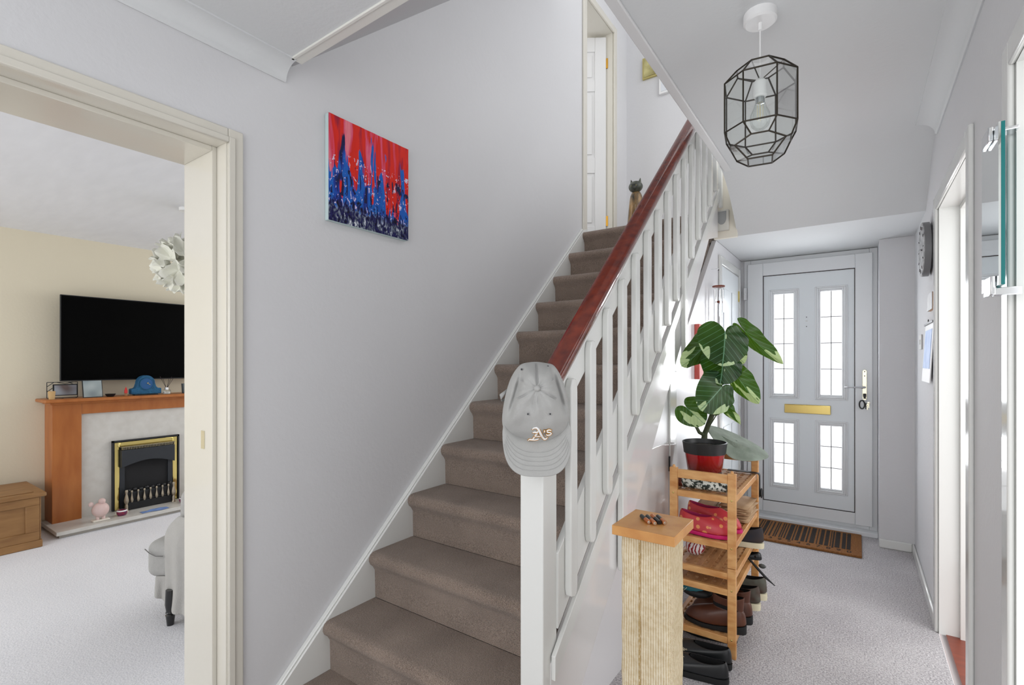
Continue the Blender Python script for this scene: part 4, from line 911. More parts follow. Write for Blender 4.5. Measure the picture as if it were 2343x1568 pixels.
t = thing('folded_umbrella', 'rolled green and white speckled umbrella lying on the top shelf', 'umbrella', (-0.56, 2.32, DECKS[4]))
b = MB(); b.tube([(-0.665, 2.325, DECKS[4] + .027), (-0.655, 2.325, DECKS[4] + .027), (-0.56, 2.322, DECKS[4] + .027), (-0.46, 2.32, DECKS[4] + .022), (-0.445, 2.32, DECKS[4] + .02)], [.018, .025, .025, .018, .012], 14); b.obj('rolled_cover', speck(), t)
b = MB(); b.tube([(-0.70, 2.326, DECKS[4] + .023), (-0.66, 2.325, DECKS[4] + .023)], [.022, .02], 12); b.obj('handle', M('umbrella_handle', (84, 34, 24), .35), t)
KR = M('kraft_paper', (196, 164, 128), 0.8, rgb2=(166, 134, 100), vscale=12)
def paper(lbl, cx0, cy0, z0, sx_, sy_, rot, n):
    t = thing('paper_bag_stack', lbl, 'paper bags', (cx0, cy0, z0))
    for i in range(n):
        b = MB(); r_ = rot + random.uniform(-.12, .12); z_ = z0 + .0085 + i * .0105
        def f(u, v, s_=1):
            x_ = (u - .5) * sx_; y_ = (v - .5) * sy_
            return (cx0 + x_ * math.cos(r_) - y_ * math.sin(r_), cy0 + x_ * math.sin(r_) + y_ * math.cos(r_), z_ + .002 * math.sin(u * 5 + i) + .002 * math.cos(v * 6 + i * 2))
        b.grid(f, 6, 6); b.obj('paper_bag', KR, t, solid=.006)
    return t
paper('flattened brown paper bags piled at the far end of the shelf', -0.495, 2.70, DECKS[3], .13, .24, .0, 7)
paper('brown paper bags tucked against the wall behind the clogs', -0.635, 2.66, DECKS[3], .09, .20, 0, 5)

# ------------------------------------------------------------------ pots and plant
REDG = bpy.data.materials.new('red_glaze'); REDG.use_nodes = True
nt = REDG.node_tree; bs = nt.nodes['Principled BSDF']; bs.inputs['Roughness'].default_value = .12; bs.inputs['Coat Weight'].default_value = .6
tc = nt.nodes.new('ShaderNodeTexCoord'); sp2 = nt.nodes.new('ShaderNodeSeparateXYZ'); nt.links.new(tc.outputs['Object'], sp2.inputs[0])
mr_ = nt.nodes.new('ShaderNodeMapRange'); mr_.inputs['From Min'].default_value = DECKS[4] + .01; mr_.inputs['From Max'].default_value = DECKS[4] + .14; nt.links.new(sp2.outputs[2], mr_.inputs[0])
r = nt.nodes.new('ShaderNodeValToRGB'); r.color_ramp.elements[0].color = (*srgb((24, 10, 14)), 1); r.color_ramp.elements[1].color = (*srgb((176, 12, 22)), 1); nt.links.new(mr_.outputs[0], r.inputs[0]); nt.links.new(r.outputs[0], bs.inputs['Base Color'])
pcx, pcy, pz = -0.618, 2.535, DECKS[4] + .001
def potf(cx0, cy0, z0, s_=1.0):
    return MB().lathe([(0.0001, 0), (.068 * s_, 0), (.074 * s_, .01), (.092 * s_, .13 * s_), (.094 * s_, .135 * s_), (.088 * s_, .135 * s_), (.072 * s_, .015), (.0001, .014)], (cx0, cy0, z0), 36)
pp = thing('potted_plant', 'variegated large leaved plant in a glossy red pot on the shoe rack', 'plant', (pcx, pcy, pz))
potf(pcx, pcy, pz).obj('pot', REDG, pp, angle=40)
MB().lathe([(.078, .02), (.084, .13), (.097, .132), (.102, .172), (.104, .185), (.099, .187), (.094, .165), (.0001, .158)], (pcx, pcy, pz), 36).obj('inner_pot', BLACKP, pp, angle=40)
MB().lathe([(.09, .158), (.06, .168), (.0001, .171)], (pcx, pcy, pz), 24).obj('soil', M('soil', (40, 28, 22), .95, bump=1, bscale=90), pp)
q2 = potf(-0.665, 2.755, pz, .92).obj('plant_pot', REDG, angle=40); tag(q2, 'second glossy red pot standing behind the plant pot', 'pot')
def leafmat():
    m = bpy.data.materials.new('variegated_leaf'); m.use_nodes = True; nt = m.node_tree; bs = nt.nodes['Principled BSDF']; bs.inputs['Roughness'].default_value = .3; bs.inputs['Specular IOR Level'].default_value = .35
    uv = nt.nodes.new('ShaderNodeTexCoord'); sp = nt.nodes.new('ShaderNodeSeparateXYZ'); nt.links.new(uv.outputs['UV'], sp.inputs[0])
    def m_(op, a, b_=0.0, c=None):
        n = nt.nodes.new('ShaderNodeMath'); n.operation = op
        for i, x_ in enumerate((a, b_, c)):
            if x_ is None: continue
            if isinstance(x_, (int, float)): n.inputs[i].default_value = x_
            else: nt.links.new(x_, n.inputs[i])
        return n.outputs[0]
    v = m_('SUBTRACT', sp.outputs[0], 0.5); u = sp.outputs[1]; av = m_('ABSOLUTE', v)
    mid = m_('LESS_THAN', av, 0.010)
    ph = m_('SUBTRACT', m_('MULTIPLY', u, 6.5), m_('MULTIPLY', av, 7.0)); fr = m_('FRACT', ph); vein = m_('LESS_THAN', m_('ABSOLUTE', m_('SUBTRACT', fr, 0.5)), 0.028)
    vm = m_('MAXIMUM', mid, vein)
    oi = nt.nodes.new('ShaderNodeObjectInfo')
    cb = nt.nodes.new('ShaderNodeCombineXYZ'); nt.links.new(m_('MULTIPLY', v, 4.0), cb.inputs[0]); nt.links.new(m_('MULTIPLY', u, 1.1), cb.inputs[1]); nt.links.new(m_('MULTIPLY', oi.outputs['Random'], 40.0), cb.inputs[2])
    nz = nt.nodes.new('ShaderNodeTexNoise'); nz.inputs['Scale'].default_value = 0.9; nz.inputs['Detail'].default_value = 2; nt.links.new(cb.outputs[0], nz.inputs['Vector'])
    cream = m_('GREATER_THAN', m_('ADD', nz.outputs[0], m_('MULTIPLY', u, 0.22)), 0.675)
    g = nt.nodes.new('ShaderNodeTexNoise'); g.inputs['Scale'].default_value = 14; nt.links.new(uv.outputs['Object'], g.inputs['Vector'])
    rg = nt.nodes.new('ShaderNodeValToRGB'); rg.color_ramp.elements[0].position = .3; rg.color_ramp.elements[0].color = (*srgb((10, 30, 18)), 1); rg.color_ramp.elements[1].position = .7; rg.color_ramp.elements[1].color = (*srgb((28, 64, 32)), 1); nt.links.new(g.outputs[0], rg.inputs[0])
    def mix(f, a, c_):
        n = nt.nodes.new('ShaderNodeMixRGB'); nt.links.new(f, n.inputs[0]); 
        if isinstance(a, tuple): n.inputs[1].default_value = (*srgb(a), 1)
        else: nt.links.new(a, n.inputs[1])
        n.inputs[2].default_value = (*srgb(c_), 1); return n.outputs[0]
    col = mix(cream, rg.outputs[0], (188, 210, 164)); col = mix(vm, col, (104, 146, 116))
    nt.links.new(col, bs.inputs['Base Color'])
    tr = nt.nodes.new('ShaderNodeBsdfTranslucent'); trc = mix(cream, (110, 160, 20), (200, 220, 120)); nt.links.new(trc, tr.inputs[0])
    mx = nt.nodes.new('ShaderNodeMixShader'); mx.inputs[0].default_value = .28; nt.links.new(bs.outputs[0], mx.inputs[1]); nt.links.new(tr.outputs[0], mx.inputs[2]); nt.links.new(mx.outputs[0], nt.nodes['Material Output'].inputs[0])
    return m
LEAF = leafmat(); STEM = M('plant_stem', (70, 78, 46), .6, rgb2=(52, 60, 38), vscale=20)
HEART = [(0, 1.0), (12, .93), (25, .80), (40, .70), (55, .63), (70, .58), (85, .545), (100, .52), (115, .50), (130, .47), (145, .43), (158, .36), (168, .24), (176, .07)]
def hr_(a):
    a = abs(a)
    for (a0, r0), (a1, r1) in zip(HEART, HEART[1:]):
        if a <= a1: f = (a - a0) / (a1 - a0); return r0 + (r1 - r0) * f
    return .05
def leaf_obj(base, tip, wpx, tilt=0.0, fold=0.25, droop=0.2, wav=0.006, nrm=None):
    base, tip = Vector(base), Vector(tip); u_ = tip - base; Ln = u_.length; u_.normalize()
    n_ = (nrm or BACK).copy(); n_ = (n_ - u_ * n_.dot(u_)).normalized(); s_ = u_.cross(n_)
    n2 = (n_ * math.cos(tilt) + s_ * math.sin(tilt)).normalized(); s2 = u_.cross(n2)
    width = wpx * 1.1 * 2.46 / F; b = MB(); lay = b.bm.loops.layers.uv.new('UVMap'); NA, NR = 48, 8; V = []
    c0 = b.bm.verts.new(base); info = {c0: (0.5, 0.25)}
    for j in range(1, NR + 1):
        row = []
        for i in range(NA + 1):
            a = -176 + 352 * i / NA; r_ = hr_(a) * j / NR; x = r_ * math.cos(math.radians(a)); y = r_ * math.sin(math.radians(a))
            yy = y / 1.16 * width; xx = x * Ln
            h = -fold * abs(yy) - droop * max(0, x) ** 2 * Ln + wav * math.sin(a * .11 + x * 3) * (j / NR) ** 2 + fold * .25 * abs(y) * width
            vtx = b.bm.verts.new(base + u_ * xx + s2 * yy + n2 * h); info[vtx] = (y / 1.2 + .5, x * .75 + .25); row.append(vtx)
        V.append(row)
    for i in range(NA):
        f = b.bm.faces.new((c0, V[0][i], V[0][i + 1]))
        for l in f.loops: l[lay].uv = info[l.vert]
        for j in range(NR - 1):
            f = b.bm.faces.new((V[j][i], V[j][i + 1], V[j + 1][i + 1], V[j + 1][i]))
            for l in f.loops: l[lay].uv = info[l.vert]
    o = b.obj('leaf', LEAF, pp, angle=180); return o
PD = 2.46
SPEC = [ # base px, tip px, width px, depth base, depth tip, tilt, fold, droop
 ((1659, 764), (1656, 836), 112, 2.34, 2.28, 0, .22, .1), ((1706, 760), (1779, 838), 42, 2.40, 2.30, .9, .5, .25),
 ((1612, 792), (1569, 842), 70, 2.46, 2.44, -.5, .3, .2), ((1655, 822), (1650, 878), 92, 2.42, 2.36, 0.1, .3, .1),
 ((1650, 888), (1609, 938), 96, 2.38, 2.33, -.1, .2, .15), ((1687, 862), (1730, 926), 52, 2.44, 2.38, .7, .5, .25),
 ((1572, 934), (1612, 971), 66, 2.44, 2.38, .2, .2, .1), ((1640, 930), (1680, 916), 56, 2.50, 2.55, .5, .2, .1),
 ((1658, 930), (1686, 978), 30, 2.44, 2.42, 1.0, .5, .3), ((1634, 846), (1614, 868), 34, 2.52, 2.50, .4, .2, .1), ((1622, 812), (1590, 800), 60, 2.52, 2.50, .2, .2, .1), ((1668, 800), (1704, 832), 64, 2.46, 2.44, .3, .2, .1)]
trunk = [(1611, 1008, 2.54), (1613, 992, 2.54), (1622, 968, 2.52), (1634, 938, 2.50), (1643, 905, 2.49), (1650, 870, 2.48)]
tp = [at(x_, y_, D=d_) for x_, y_, d_ in trunk]
MB().tube(tp, [.016, .013, .0125, .012, .010, .006], 10).obj('stem', STEM, pp)
MB().tube([at(1612, 996, D=2.54), at(1600, 990, D=2.53), at(1592, 975, D=2.53), at(1588, 962, D=2.54)], [.010, .009, .008, .007], 8).obj('stem', STEM, pp)
org = [(1643, 900), (1648, 880), (1640, 905), (1645, 890), (1638, 925), (1648, 885), (1612, 950), (1630, 950), (1618, 985), (1612, 880), (1644, 895), (1650, 875)]
for (bx, tx, wp, d0, d1, tl, fo, dr), og in zip(SPEC, org):
    P0 = at(*bx, D=d0); leaf_obj(P0, at(*tx, D=d1), wp, tl, fo, dr)
    O_ = at(*og, D=2.50); mid_ = (O_ + P0) / 2 + UP * .012 + Vector((0, 0, 0)); MB().tube([O_, mid_, P0 - BACK * .004], [.003, .0026, .0022], 6).obj('petiole', STEM, pp)

# ------------------------------------------------------------------ green hat on the far end of the rack
GH = M('sage_felt', (150, 160, 148), .9, rgb2=(122, 132, 120), vscale=14, bump=.3, bscale=160)
ht = thing('brimmed_hat', 'sage green wide-brimmed hat resting on the far end of the rack', 'hat', (-0.52, 2.8, 0.8))
HD = 2.63
h0, h1 = at(1614, 972, D=HD), at(1762, 1038, D=HD - .10); hc_ = (h0 + h1) / 2; ax = (h1 - h0) / 2; nn = (UP * .93 + BACK * .18); vd_ = (Vector((0, 0, HC)) - hc_).normalized(); axn = ax.normalized(); bx_ = (vd_ - axn * vd_.dot(axn)).normalized(); pn_ = axn.cross(bx_)
if pn_.z < 0: pn_ = -pn_
bx_ = (bx_ - pn_ * .16).normalized()
nh = axn.cross(bx_).normalized()
if nh.z < 0: nh = -nh
def hatb(u, v):
    a = 2 * PI * u; r_ = .02 + .98 * v
    p = hc_ + ax * r_ * math.cos(a) + bx_ * .135 * r_ * math.sin(a)
    return p + nh * (-.075 * max(0, math.sin(a + .30)) ** 1.6 * v ** 1.3 * (1 - .75 * max(0, math.cos(a))) + .012 * max(0, -math.sin(a)) * v - .012)
b = MB(); b.grid(hatb, 48, 9, wrapu=True); b.obj('hat_brim', GH, ht, sub=1, solid=.004)
def hatc(u, v):
    a = 2 * PI * u; r_ = .44 * (1 - v ** 3.2) + .001
    p = hc_ + ax * (r_ * math.cos(a) * (1.25 if math.cos(a) < 0 else 1)) + bx_ * .135 * r_ * 1.1 * math.sin(a)
    return p - nh * (.012 + .082 * v * (1 + .15 * math.cos(a * 1)))
b = MB(); b.grid(hatc, 40, 12, wrapu=True); b.obj('hat_crown', GH, ht, sub=1)
# black belt over the shelf
t = thing('belt', 'black belt lying on the top shelf and hanging over its far end', 'belt', (-0.42, 2.83, .7))
pts = [(-.565, 2.80, .6985), (-.50, 2.80, .6985), (-.435, 2.80, .6985), (-.417, 2.80, .697), (-.412, 2.80, .688), (-.412, 2.80, .64), (-.412, 2.80, .578)]
b = MB(); Ls = []
for i, p in enumerate(pts):
    p = Vector(p); dn = (Vector(pts[min(i + 1, 6)]) - Vector(pts[max(i - 1, 0)])).normalized(); nb = Vector((-dn.z, 0, dn.x)) * .0018; wy_ = Vector((0, .014, 0))
    Ls.append([p + nb + wy_, p + nb - wy_, p - nb - wy_, p - nb + wy_])
b.loft(Ls, True, True, True); b.obj('band', SH_BK2, t)
MB().sphere((-.403, 2.80, .598), .021, 14, 10, (.33, .9, 1.25)).obj('buckle', SH_BK, t)

# ------------------------------------------------------------------ living room
tv = thing('television', 'large black flat television on the cream wall above the mantelpiece', 'television', (-5.12, 1.74, 1.45))
b = MB().prism([(-5.055, 1.118), (-5.035, 1.118), (-5.030, 1.79), (-5.05, 1.79)], 'Y', 1.120, 2.36); b.obj('casing', BLACKP, tv, bevel=.003)
b = MB().prism([(-5.0352, 1.126), (-5.0335, 1.126), (-5.0285, 1.783), (-5.0302, 1.783)], 'Y', 1.126, 2.354); b.obj('screen', SCREEN, tv)
B(-5.148, -5.05, 1.55, 1.95, 1.3, 1.6).obj('wall_bracket', BLACKM, tv)
# fireplace surround
fs = thing('fireplace_surround', 'honey coloured wooden fireplace surround with marble back panel and hearth', 'fireplace', (-5.0, 1.66, 0))
B(-5.149, -4.875, 1.0, 2.34, 0.962, 0.988).obj('mantel_shelf', SURW, fs, bevel=.008)
B(-5.149, -4.95, 1.055, 1.228, 0.048, 0.945).obj('leg', SURW, fs, bevel=.002); B(-5.149, -4.95, 2.10, 2.275, 0.048, 0.945).obj('leg', SURW, fs, bevel=.002)
B(-5.149, -4.955, 1.228, 2.10, 0.862, 0.945).obj('frieze', SURW, fs, bevel=.002); B(-5.149, -4.925, 1.04, 2.29, 0.945, 0.962).obj('moulding', SURW, fs, bevel=.004)
B(-5.14, -4.985, 1.228, 2.10, 0.05, 0.862).obj('back_panel', MARBLE, fs)
b = B(-5.10, -4.675, 1.02, 2.31, 0.022, 0.05); b.obj('hearth_slab', MARBLE, fs, bevel=.003); B(-5.10, -4.70, 1.04, 2.29, 0.001, 0.022).obj('hearth_base', M('hearth_base', (190, 184, 174), .5), fs)
fi = thing('fire_insert', 'black electric fire with brass frame and turned spindle fret', 'fire', (-4.96, 1.665, .05))
FY0, FY1, FZb, FZt = 1.424, 1.906, .051, .622
b = MB(); xf0, xf1 = -4.984, -4.955
b.box(xf0, xf1, FY0, FY0 + .012, FZb, FZt); b.box(xf0, xf1, FY1 - .012, FY1, FZb, FZt); b.box(xf0, xf1, FY0, FY1, FZt - .012, FZt); b.obj('outer_trim', BLACKM, fi)
b = MB(); b.box(xf0, -4.962, FY0 + .012, FY0 + .05, FZb, FZt - .012); b.box(xf0, -4.962, FY1 - .05, FY1 - .012, FZb, FZt - .012); b.box(xf0, -4.962, FY0 + .05, FY1 - .05, FZt - .052, FZt - .012); b.obj('brass_frame', BRASSP, fi, bevel=.006)
B(xf0, -4.978, FY0 + .05, FY1 - .05, FZb, FZt - .052).obj('fire_back', M('fire_back', (34, 34, 36), .9), fi)
B(xf0, -4.966, FY0 + .05, FY0 + .085, FZb, FZt - .06).obj('cheek', CHARM, fi); B(xf0, -4.966, FY1 - .085, FY1 - .05, FZb, FZt - .06).obj('cheek', CHARM, fi)
hp_ = [(FY0 + .05, .545), (FY1 - .05, .545)] + [(FY1 - .05 - (FY1 - FY0 - .1) * k_ / 12, .40 + .045 * math.sin(PI * k_ / 12)) for k_ in range(13)]
b = MB().prism(hp_, 'X', -4.97, -4.915); b.obj('canopy_hood', CHARM, fi, bevel=.003)
b = MB()
for k_ in range(34): y_ = FY0 + .056 + k_ * .0111; b.box(-4.955, -4.912, y_, y_ + .005, .548, .568)
b.box(-4.97, -4.913, FY0 + .05, FY1 - .05, .566, .572); g_ = b.obj('grille', M('grille_metal', (150, 142, 120), .4, metal=.8), fi); g_['kind'] = 'stuff'
B(-4.978, -4.90, FY0 + .07, FY1 - .07, FZb, .115).obj('ash_pan', BLACKM, fi, bevel=.004)
B(-4.905, -4.898, FY0 + .06, FY1 - .06, .185, .193).obj('fret_bar', CHARM, fi); B(-4.905, -4.898, FY0 + .06, FY1 - .06, .118, .126).obj('fret_bar', CHARM, fi)
SPN = M('spindle_metal', (178, 168, 150), .3, metal=.85)
for k_ in range(7):
    y_ = FY0 + .110 + k_ * .0437; MB().lathe([(.0005, .112), (.006, .114), (.0115, .13), (.011, .14), (.005, .17), (.004, .19), (.007, .195), (.0085, .203), (.006, .211), (.0005, .213)], (-4.89, y_, 0), 12).obj('spindle', SPN, fi)
for y_ in (FY0 + .072, FY1 - .072):
    MB().lathe([(.0005, .051), (.016, .051), (.011, .065), (.012, .09), (.008, .105), (.016, .125), (.017, .14), (.010, .175), (.007, .19), (.009, .20), (.0115, .21), (.008, .222), (.0005, .225)], (-4.885, y_, 0), 14).obj('corner_post', SPN, fi)
b = MB()
for k_ in range(8): b.sphere((-4.93, FY0 + .10 + k_ * .042, .205 + .004 * (k_ % 2)), .017, 8, 6)
b.box(-4.955, -4.905, FY0 + .085, FY1 - .085, .115, .20); b.obj('coal_bed', BLACKM, fi)
# hearth things
def bird(lbl, x_, y_):
    t = thing('bird_figurine', lbl, 'figurine', (x_, y_, .051)); PK = M('pink_glaze', (232, 208, 204), .45, rgb2=(220, 190, 184), vscale=14)
    B(x_ - .03, x_ + .03, y_ - .052, y_ + .052, .0505, .064).obj('plinth', M('plinth_white', (232, 226, 214), .5), t, bevel=.004)
    MB().sphere((x_, y_, .135), .054, 18, 12, (.9, 1, 1.05)).obj('body', PK, t); MB().sphere((x_ + .012, y_ + .006, .200), .023, 12, 10).obj('head', PK, t)
    b = MB(); b.loft([[(x_ + .03 + .006 * math.cos(a), y_ + .008 + .006 * math.sin(a), .2) for a in [2 * PI * i / 6 for i in range(6)]], [(x_ + .048 + .001 * math.cos(a), y_ + .01 + .001 * math.sin(a), .192) for a in [2 * PI * i / 6 for i in range(6)]]], True, True, True); b.obj('beak', PK, t)
    b = MB(); b.sphere((x_ - .005, y_ - .056, .185), .016, 10, 8, (.7, 1, 1.2)); b.obj('tail', PK, t)
    for s_ in (-.018, .018): MB().tube([(x_, y_ + s_, .095), (x_ + .006, y_ + s_, .062)], [.012, .01], 8).obj('foot', PK, t)
bird('pale pink bird figurine on the left of the hearth', -4.76, 1.293); bird('pale pink bird figurine mostly hidden behind the doorway, right of the fire', -4.80, 1.985)
PAT = M('patterned_glaze', (150, 40, 60), .3, rgb2=(70, 40, 90), vscale=40)
for lbl, y_, x_ in (('small purple patterned pot beside the bird figurine on the hearth', 1.437, -4.79), ('small red patterned pot at the right of the fire', 1.88, -4.80)):
    t = thing('patterned_pot', lbl, 'pot', (x_, y_, .051)); MB().lathe([(.0005, 0), (.026, 0), (.034, .012), (.035, .03), (.030, .040), (.027, .040), (.025, .02), (.0005, .018)], (x_, y_, .051), 20).obj('bowl', PAT, t); MB().lathe([(.0335, .030), (.0345, .036), (.029, .042)], (x_, y_, .051), 20, cap=False).obj('rim', WHITE, t)
b = MB(); b.grid(lambda u, v: (-4.73 + (v - .5) * .07 * (1 - .3 * math.sin(u * 7)), 1.545 + u * .19, .0525 + .012 * abs(math.sin(u * 9 + v * 4)) * math.sin(PI * v) * math.sin(PI * u)), 22, 10); o = b.obj('blue_cloth', M('blue_cloth', (112, 140, 192), .9), sub=1, solid=.002); tag(o, 'crumpled blue cloth lying on the hearth before the fire', 'cloth')
# mantel things
Zm = .989
o = thing('candle_holder', 'small tan candle pot at the left end of the mantel', 'candle holder', (-4.91, 1.045, Zm)); MB().lathe([(.0005, 0), (.017, 0), (.022, .06), (.019, .062), (.0005, .055)], (-4.91, 1.045, Zm), 16).obj('holder', M('tan_pot', (196, 160, 108), .6), o); MB().lathe([(.0005, .055), (.018, .057), (.0005, .064)], (-4.91, 1.045, Zm), 12).obj('candle', WHITE, o)
def blur(name, c1, c2):
    return M(name, c1, .35, rgb2=c2, vscale=11, detail=0)
t = thing('photo_frame', 'dark lattice metal photo frame at the left of the mantel', 'photo frame', (-5.0, 1.14, Zm))
b = MB(); X_ = -5.04
for p, q_ in (((1.045, Zm + .003), (1.045, Zm + .123)), ((1.045, Zm + .123), (1.225, Zm + .123)), ((1.225, Zm + .123), (1.225, Zm + .003)), ((1.045, Zm + .003), (1.225, Zm + .003)), ((1.045, Zm + .09), (1.085, Zm + .123)), ((1.045, Zm + .05), (1.10, Zm + .10)), ((1.10, Zm + .123), (1.15, Zm + .11)), ((1.15, Zm + .11), (1.2, Zm + .123)), ((1.045, Zm + .06), (1.09, Zm + .03)), ((1.17, Zm + .123), (1.225, Zm + .09))): b.tube([(X_, p[0], p[1]), (X_, q_[0], q_[1])], .0025, 5)
b.obj('lattice', BLACKM, t)
B(-5.03, -5.02, 1.075, 1.222, Zm + .02, Zm + .108).obj('mount', BLACKP, t); B(-5.02, -5.017, 1.083, 1.214, Zm + .026, Zm + .100).obj('photograph', blur('photo_blur', (160, 168, 178), (98, 84, 82)), t)
b = MB(); b.tube([(-5.02, 1.12, Zm + .004), (-4.96, 1.12, Zm + .004)], .003, 5); b.tube([(-5.02, 1.2, Zm + .004), (-4.96, 1.2, Zm + .004)], .003, 5); b.obj('foot', BLACKM, t)
t = thing('photo_frame', 'pale square photo frame standing next to the lattice frame', 'photo frame', (-4.96, 1.29, Zm))
b = MB().prism([(-4.95, Zm), (-4.944, Zm), (-4.974, Zm + .135), (-4.98, Zm + .135)], 'Y', 1.235, 1.36); b.obj('backing', BLACKP, t)
b = MB().prism([(-4.944, Zm + .004), (-4.941, Zm + .004), (-4.970, Zm + .131), (-4.973, Zm + .131)], 'Y', 1.240, 1.355); b.obj('photograph', blur('photo_blur_b', (170, 180, 180), (122, 136, 140)), t)
t = thing('dark_bowl', 'small black oval bowl on the mantel', 'bowl', (-4.93, 1.40, Zm)); MB().lathe([(.0005, 0), (.022, 0), (.036, .022), (.033, .022), (.0005, .006)], (-4.94, 1.405, Zm), 20).obj('bowl_body', BLACKM, t)
t = thing('red_figure', 'tiny red figure standing left of the blue clock', 'figurine', (-4.95, 1.515, Zm)); MB().lathe([(.0005, 0), (.011, 0), (.010, .02), (.0005, .022)], (-4.95, 1.512, Zm), 12).obj('base', M('tan_base', (170, 120, 80), .6), t)
MB().lathe([(.0005, .02), (.012, .022), (.011, .045), (.004, .065), (.0005, .075)], (-4.95, 1.512, Zm), 12).obj('cone', M('red_cone', (206, 36, 30), .4), t)
BL = M('blue_velvet', (30, 98, 136), .75, rgb2=(22, 78, 116), vscale=26, bump=.4, bscale=90)
t = thing('mantel_clock', 'blue arched mantel clock beneath the television', 'clock', (-4.95, 1.65, Zm))
prof = [(1.545, Zm + .008), (1.76, Zm + .008), (1.76, Zm + .055), (1.735, Zm + .058), (1.722, Zm + .07)] + [(1.651 + .063 * math.cos(a), Zm + .098 + .068 * math.sin(a)) for a in [PI * k_ / 14 for k_ in range(15)]] + [(1.580, Zm + .07), (1.57, Zm + .058), (1.545, Zm + .055)]
MB().prism(prof, 'X', -5.0, -4.93).obj('clock_case', BL, t, bevel=.006)
b = MB(); disc_x(b, -4.93, -4.926, 1.651, Zm + .095, .046); b.obj('dial', M('blue_dial', (26, 84, 138), .5), t)
b = MB(); b.tube([(-4.925, 1.651 + .048 * math.cos(a), Zm + .095 + .048 * math.sin(a)) for a in [2 * PI * i / 28 for i in range(29)]], .003, 5); b.obj('bezel', BL, t)
b = MB(); b.tube([(-4.923, 1.651, Zm + .1), (-4.923, 1.675, Zm + .086)], .0018, 4); b.tube([(-4.923, 1.651, Zm + .1), (-4.923, 1.663, Zm + .106)], .002, 4); b.obj('hand', BRASSP, t)
B(-4.99, -4.935, 1.57, 1.735, Zm, Zm + .010).obj('foot', BLACKM, t)
t = thing('reed_diffuser', 'glass reed diffuser with dark sticks beside the blue clock', 'diffuser', (-4.95, 1.80, Zm))
MB().lathe([(.0005, 0), (.030, 0), (.031, .03), (.026, .036), (.010, .038)], (-4.95, 1.805, Zm), 20, cap=False).obj('bottle', GLASS, t)
MB().lathe([(.0005, .003), (.027, .003), (.027, .02), (.0005, .021)], (-4.95, 1.805, Zm), 18).obj('liquid', M('pale_oil', (220, 218, 214), .1), t)
MB().lathe([(.0115, .036), (.0135, .038), (.0135, .056), (.0115, .058), (.010, .05)], (-4.95, 1.805, Zm), 16, cap=False).obj('collar', CHROME, t)
for a, l in ((-.42, .12), (-.3, .10), (.35, .11), (.2, .09), (.5, .10)): MB().tube([(-4.95, 1.805, Zm + .045), (-4.95 + .01 * a, 1.805 + l * math.sin(a), Zm + .045 + l * math.cos(a))], .0016, 5).obj('reed', BLACKG, t)
t = thing('dark_glass', 'dark tumbler at the right of the mantel by the doorway edge', 'glass', (-4.94, 1.945, Zm)); MB().lathe([(.0005, 0), (.022, 0), (.027, .085), (.025, .085), (.020, .01), (.0005, .01)], (-4.945, 1.945, Zm + .001), 18).obj('tumbler', M('smoke_glass', (60, 70, 74), .15), t)
# blanket chest
ch = thing('blanket_chest', 'low brown oak blanket chest against the cream wall', 'chest', (-4.85, .55, 0))
cx0, cx1, cy0, cy1 = -5.12, -4.60, .10, .915
B(cx0 - .0, cx1 + .02, cy0 - .02, cy1 + .035, .345, .372).obj('lid', OAKW, ch, bevel=.006)
B(cx0, cx1, cy0, cy1, .05, .345).obj('body', OAKW, ch, bevel=.003)
B(cx0, cx1 + .015, cy0 - .015, cy1 + .015, 0.001, .05).obj('plinth', OAKW, ch, bevel=.004)
b = MB()
for y0, y1, z0, z1 in ((cy0, cy1, .29, .345), (cy0, cy1, .05, .11), (cy0, cy0 + .06, .11, .29), (cy1 - .07, cy1, .11, .29), (.46, .53, .11, .29)): b.box(cx1, cx1 + .010, y0, y1, z0, z1)
b.obj('front_framing', OAKW, ch, bevel=.003)
b = MB(); b.box(cx1 - .5, cx1 - .44, cy1, cy1 + .01, .05, .345); b.box(cx1 - .06, cx1, cy1, cy1 + .01, .05, .345); b.box(cx1 - .44, cx1 - .06, cy1, cy1 + .01, .29, .345); b.box(cx1 - .44, cx1 - .06, cy1, cy1 + .01, .05, .11); b.obj('side_framing', OAKW, ch, bevel=.003)
B(cx0 + .05, cx1 - .04, cy0 + .03, cy1 - .02, .372, .376).obj('lid_panel', OAKW, ch, bevel=.001)
# armchair partly behind the doorway
AC = thing('armchair', 'grey fabric armchair with a throw and turned black legs behind the doorway edge', 'armchair', (-2.6, 1.1, 0))
GF = M('grey_linen', (176, 175, 172), .9, var=.08, vscale=40, bump=.3, bscale=220); GF2 = M('grey_throw', (180, 178, 174), .95, var=.05, vscale=20, bump=.25, bscale=160)
AD = 2.42
def ap(px, py, d=0): return at(px, py, D=AD) - BACK * d
def rbox(name, px0, px1, py0, py1, d0, d1, mat, rr=.04, sub=2, crown=0):
    b = MB(); P = lambda x_, y_, d_: ap(x_, y_, d_)
    vs_ = [P(px0, py1, d0), P(px1, py1, d0), P(px1, py1, d1), P(px0, py1, d1), P(px0, py0, d0), P(px1, py0, d0), P(px1, py0, d1), P(px0, py0, d1)]
    v = [b.bm.verts.new(p) for p in vs_]
    for f in ((3, 2, 1, 0), (4, 5, 6, 7), (0, 1, 5, 4), (1, 2, 6, 5), (2, 3, 7, 6), (3, 0, 4, 7)): b.bm.faces.new([v[i] for i in f])
    o = b.obj(name, mat, AC, bevel=rr, seg=6); return o
cu = rbox('seat_cushion', 336, 520, 1238, 1322, -.02, .50, GF, .045)
b = MB(); b.tube([ap(339, 1253, -.022), ap(352, 1262, -.028), ap(366, 1268, -.030), ap(382, 1268, -.030)], .0022, 5); b.obj('piping', M('piping_dark', (120, 119, 117), .9), cu)
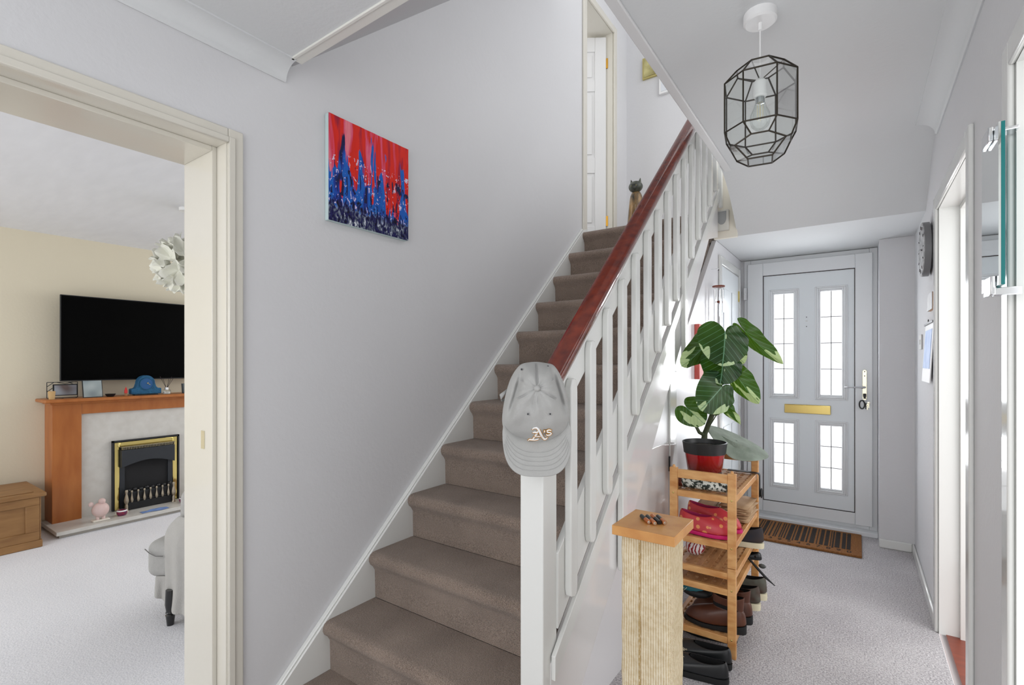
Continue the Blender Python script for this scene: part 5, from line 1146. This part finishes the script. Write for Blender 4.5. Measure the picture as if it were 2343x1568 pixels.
rbox('seat_base', 362, 560, 1318, 1362, 0.0, .50, GF, .02)
def throw(u, v):
    # left outline of the draped back, falling to a flared hem
    ys = 1178 + v * 205 + 26 * v * v * u
    Lx = 383 - 0 * v
    lx = 385 + 30 * max(0, (1 - v * 4.0)) ** 2 - 3 * math.sin(v * 6) - 4 * v
    x_ = lx + u * 150
    return ap(x_, ys, -.06 - .03 * math.sin(u * PI) - .012 * math.sin(u * 24 + v * 2) * v + .05 * (1 - u) ** 3)
b = MB(); b.grid(throw, 40, 30); b.obj('throw', GF2, AC, sub=1, solid=.006)
def skirt(u, v): return ap(359 + u * 60 - 2 * v, 1316 + v * (48 + 26 * u), -.01 - .008 * math.sin(u * 18) * v)
b = MB(); b.grid(skirt, 16, 8); b.obj('skirt', GF2, AC, sub=1, solid=.005)
rbox('chair_back', 400, 600, 1120, 1330, 0.0, .20, GF, .06)
lp = at(390, 1430, Z=0.0)
LEGP = [(.0005, 0), (.015, 0), (.018, .03), (.020, .045), (.0215, .05), (.017, .055), (.021, .062), (.018, .07), (.023, .10), (.022, .13), (.02, .17), (.0005, .17)]
BKW = M('black_turned_wood', (20, 20, 22), .2, coat=.5)
for ox, oy in ((0, 0), (.42, .30), (-.30, .42), (.12, .72)): MB().lathe(LEGP, (lp.x + ox * .8, lp.y + oy * .8, 0), 16).obj('leg', BKW, AC)
# crumpled lampshade
lc = at(428, 608, D=3.2)
ls = thing('petal_lampshade', 'white crumpled petal lampshade hanging in the living room', 'lampshade', (lc.x, lc.y, 2.26))
MB().tube([(lc.x, lc.y, 2.262), (lc.x, lc.y, lc.z + .05)], .003, 6).obj('cord', WHITE, ls)
MB().lathe([(.0005, 0), (.045, 0), (.045, -.02), (.0005, -.022)], (lc.x, lc.y, 2.262), 18).obj('ceiling_rose', WHITE, ls)
PETM = M('petal_fabric', (240, 240, 228), .8)
rs = random.Random(11)
for k_ in range(26):
    th = math.acos(1 - 2 * (k_ + .5) / 26); ph = k_ * 2.399; dr_ = Vector((math.sin(th) * math.cos(ph), math.sin(th) * math.sin(ph), math.cos(th)))
    c_ = lc + dr_ * .125; s1 = dr_.orthogonal().normalized(); s2 = dr_.cross(s1); sd = rs.uniform(0, 6)
    def pf(u, v):
        a = 2 * PI * u; r_ = .068 * v * (1 + .28 * math.sin(3 * a + sd) + .12 * math.sin(7 * a + sd * 2))
        return c_ + s1 * r_ * math.cos(a) + s2 * r_ * math.sin(a) + dr_ * (.05 * v * v + .018 * v * math.sin(5 * a + sd))
    b = MB(); b.grid(pf, 24, 6, wrapu=True); b.obj('petal', PETM, ls, solid=.0015)
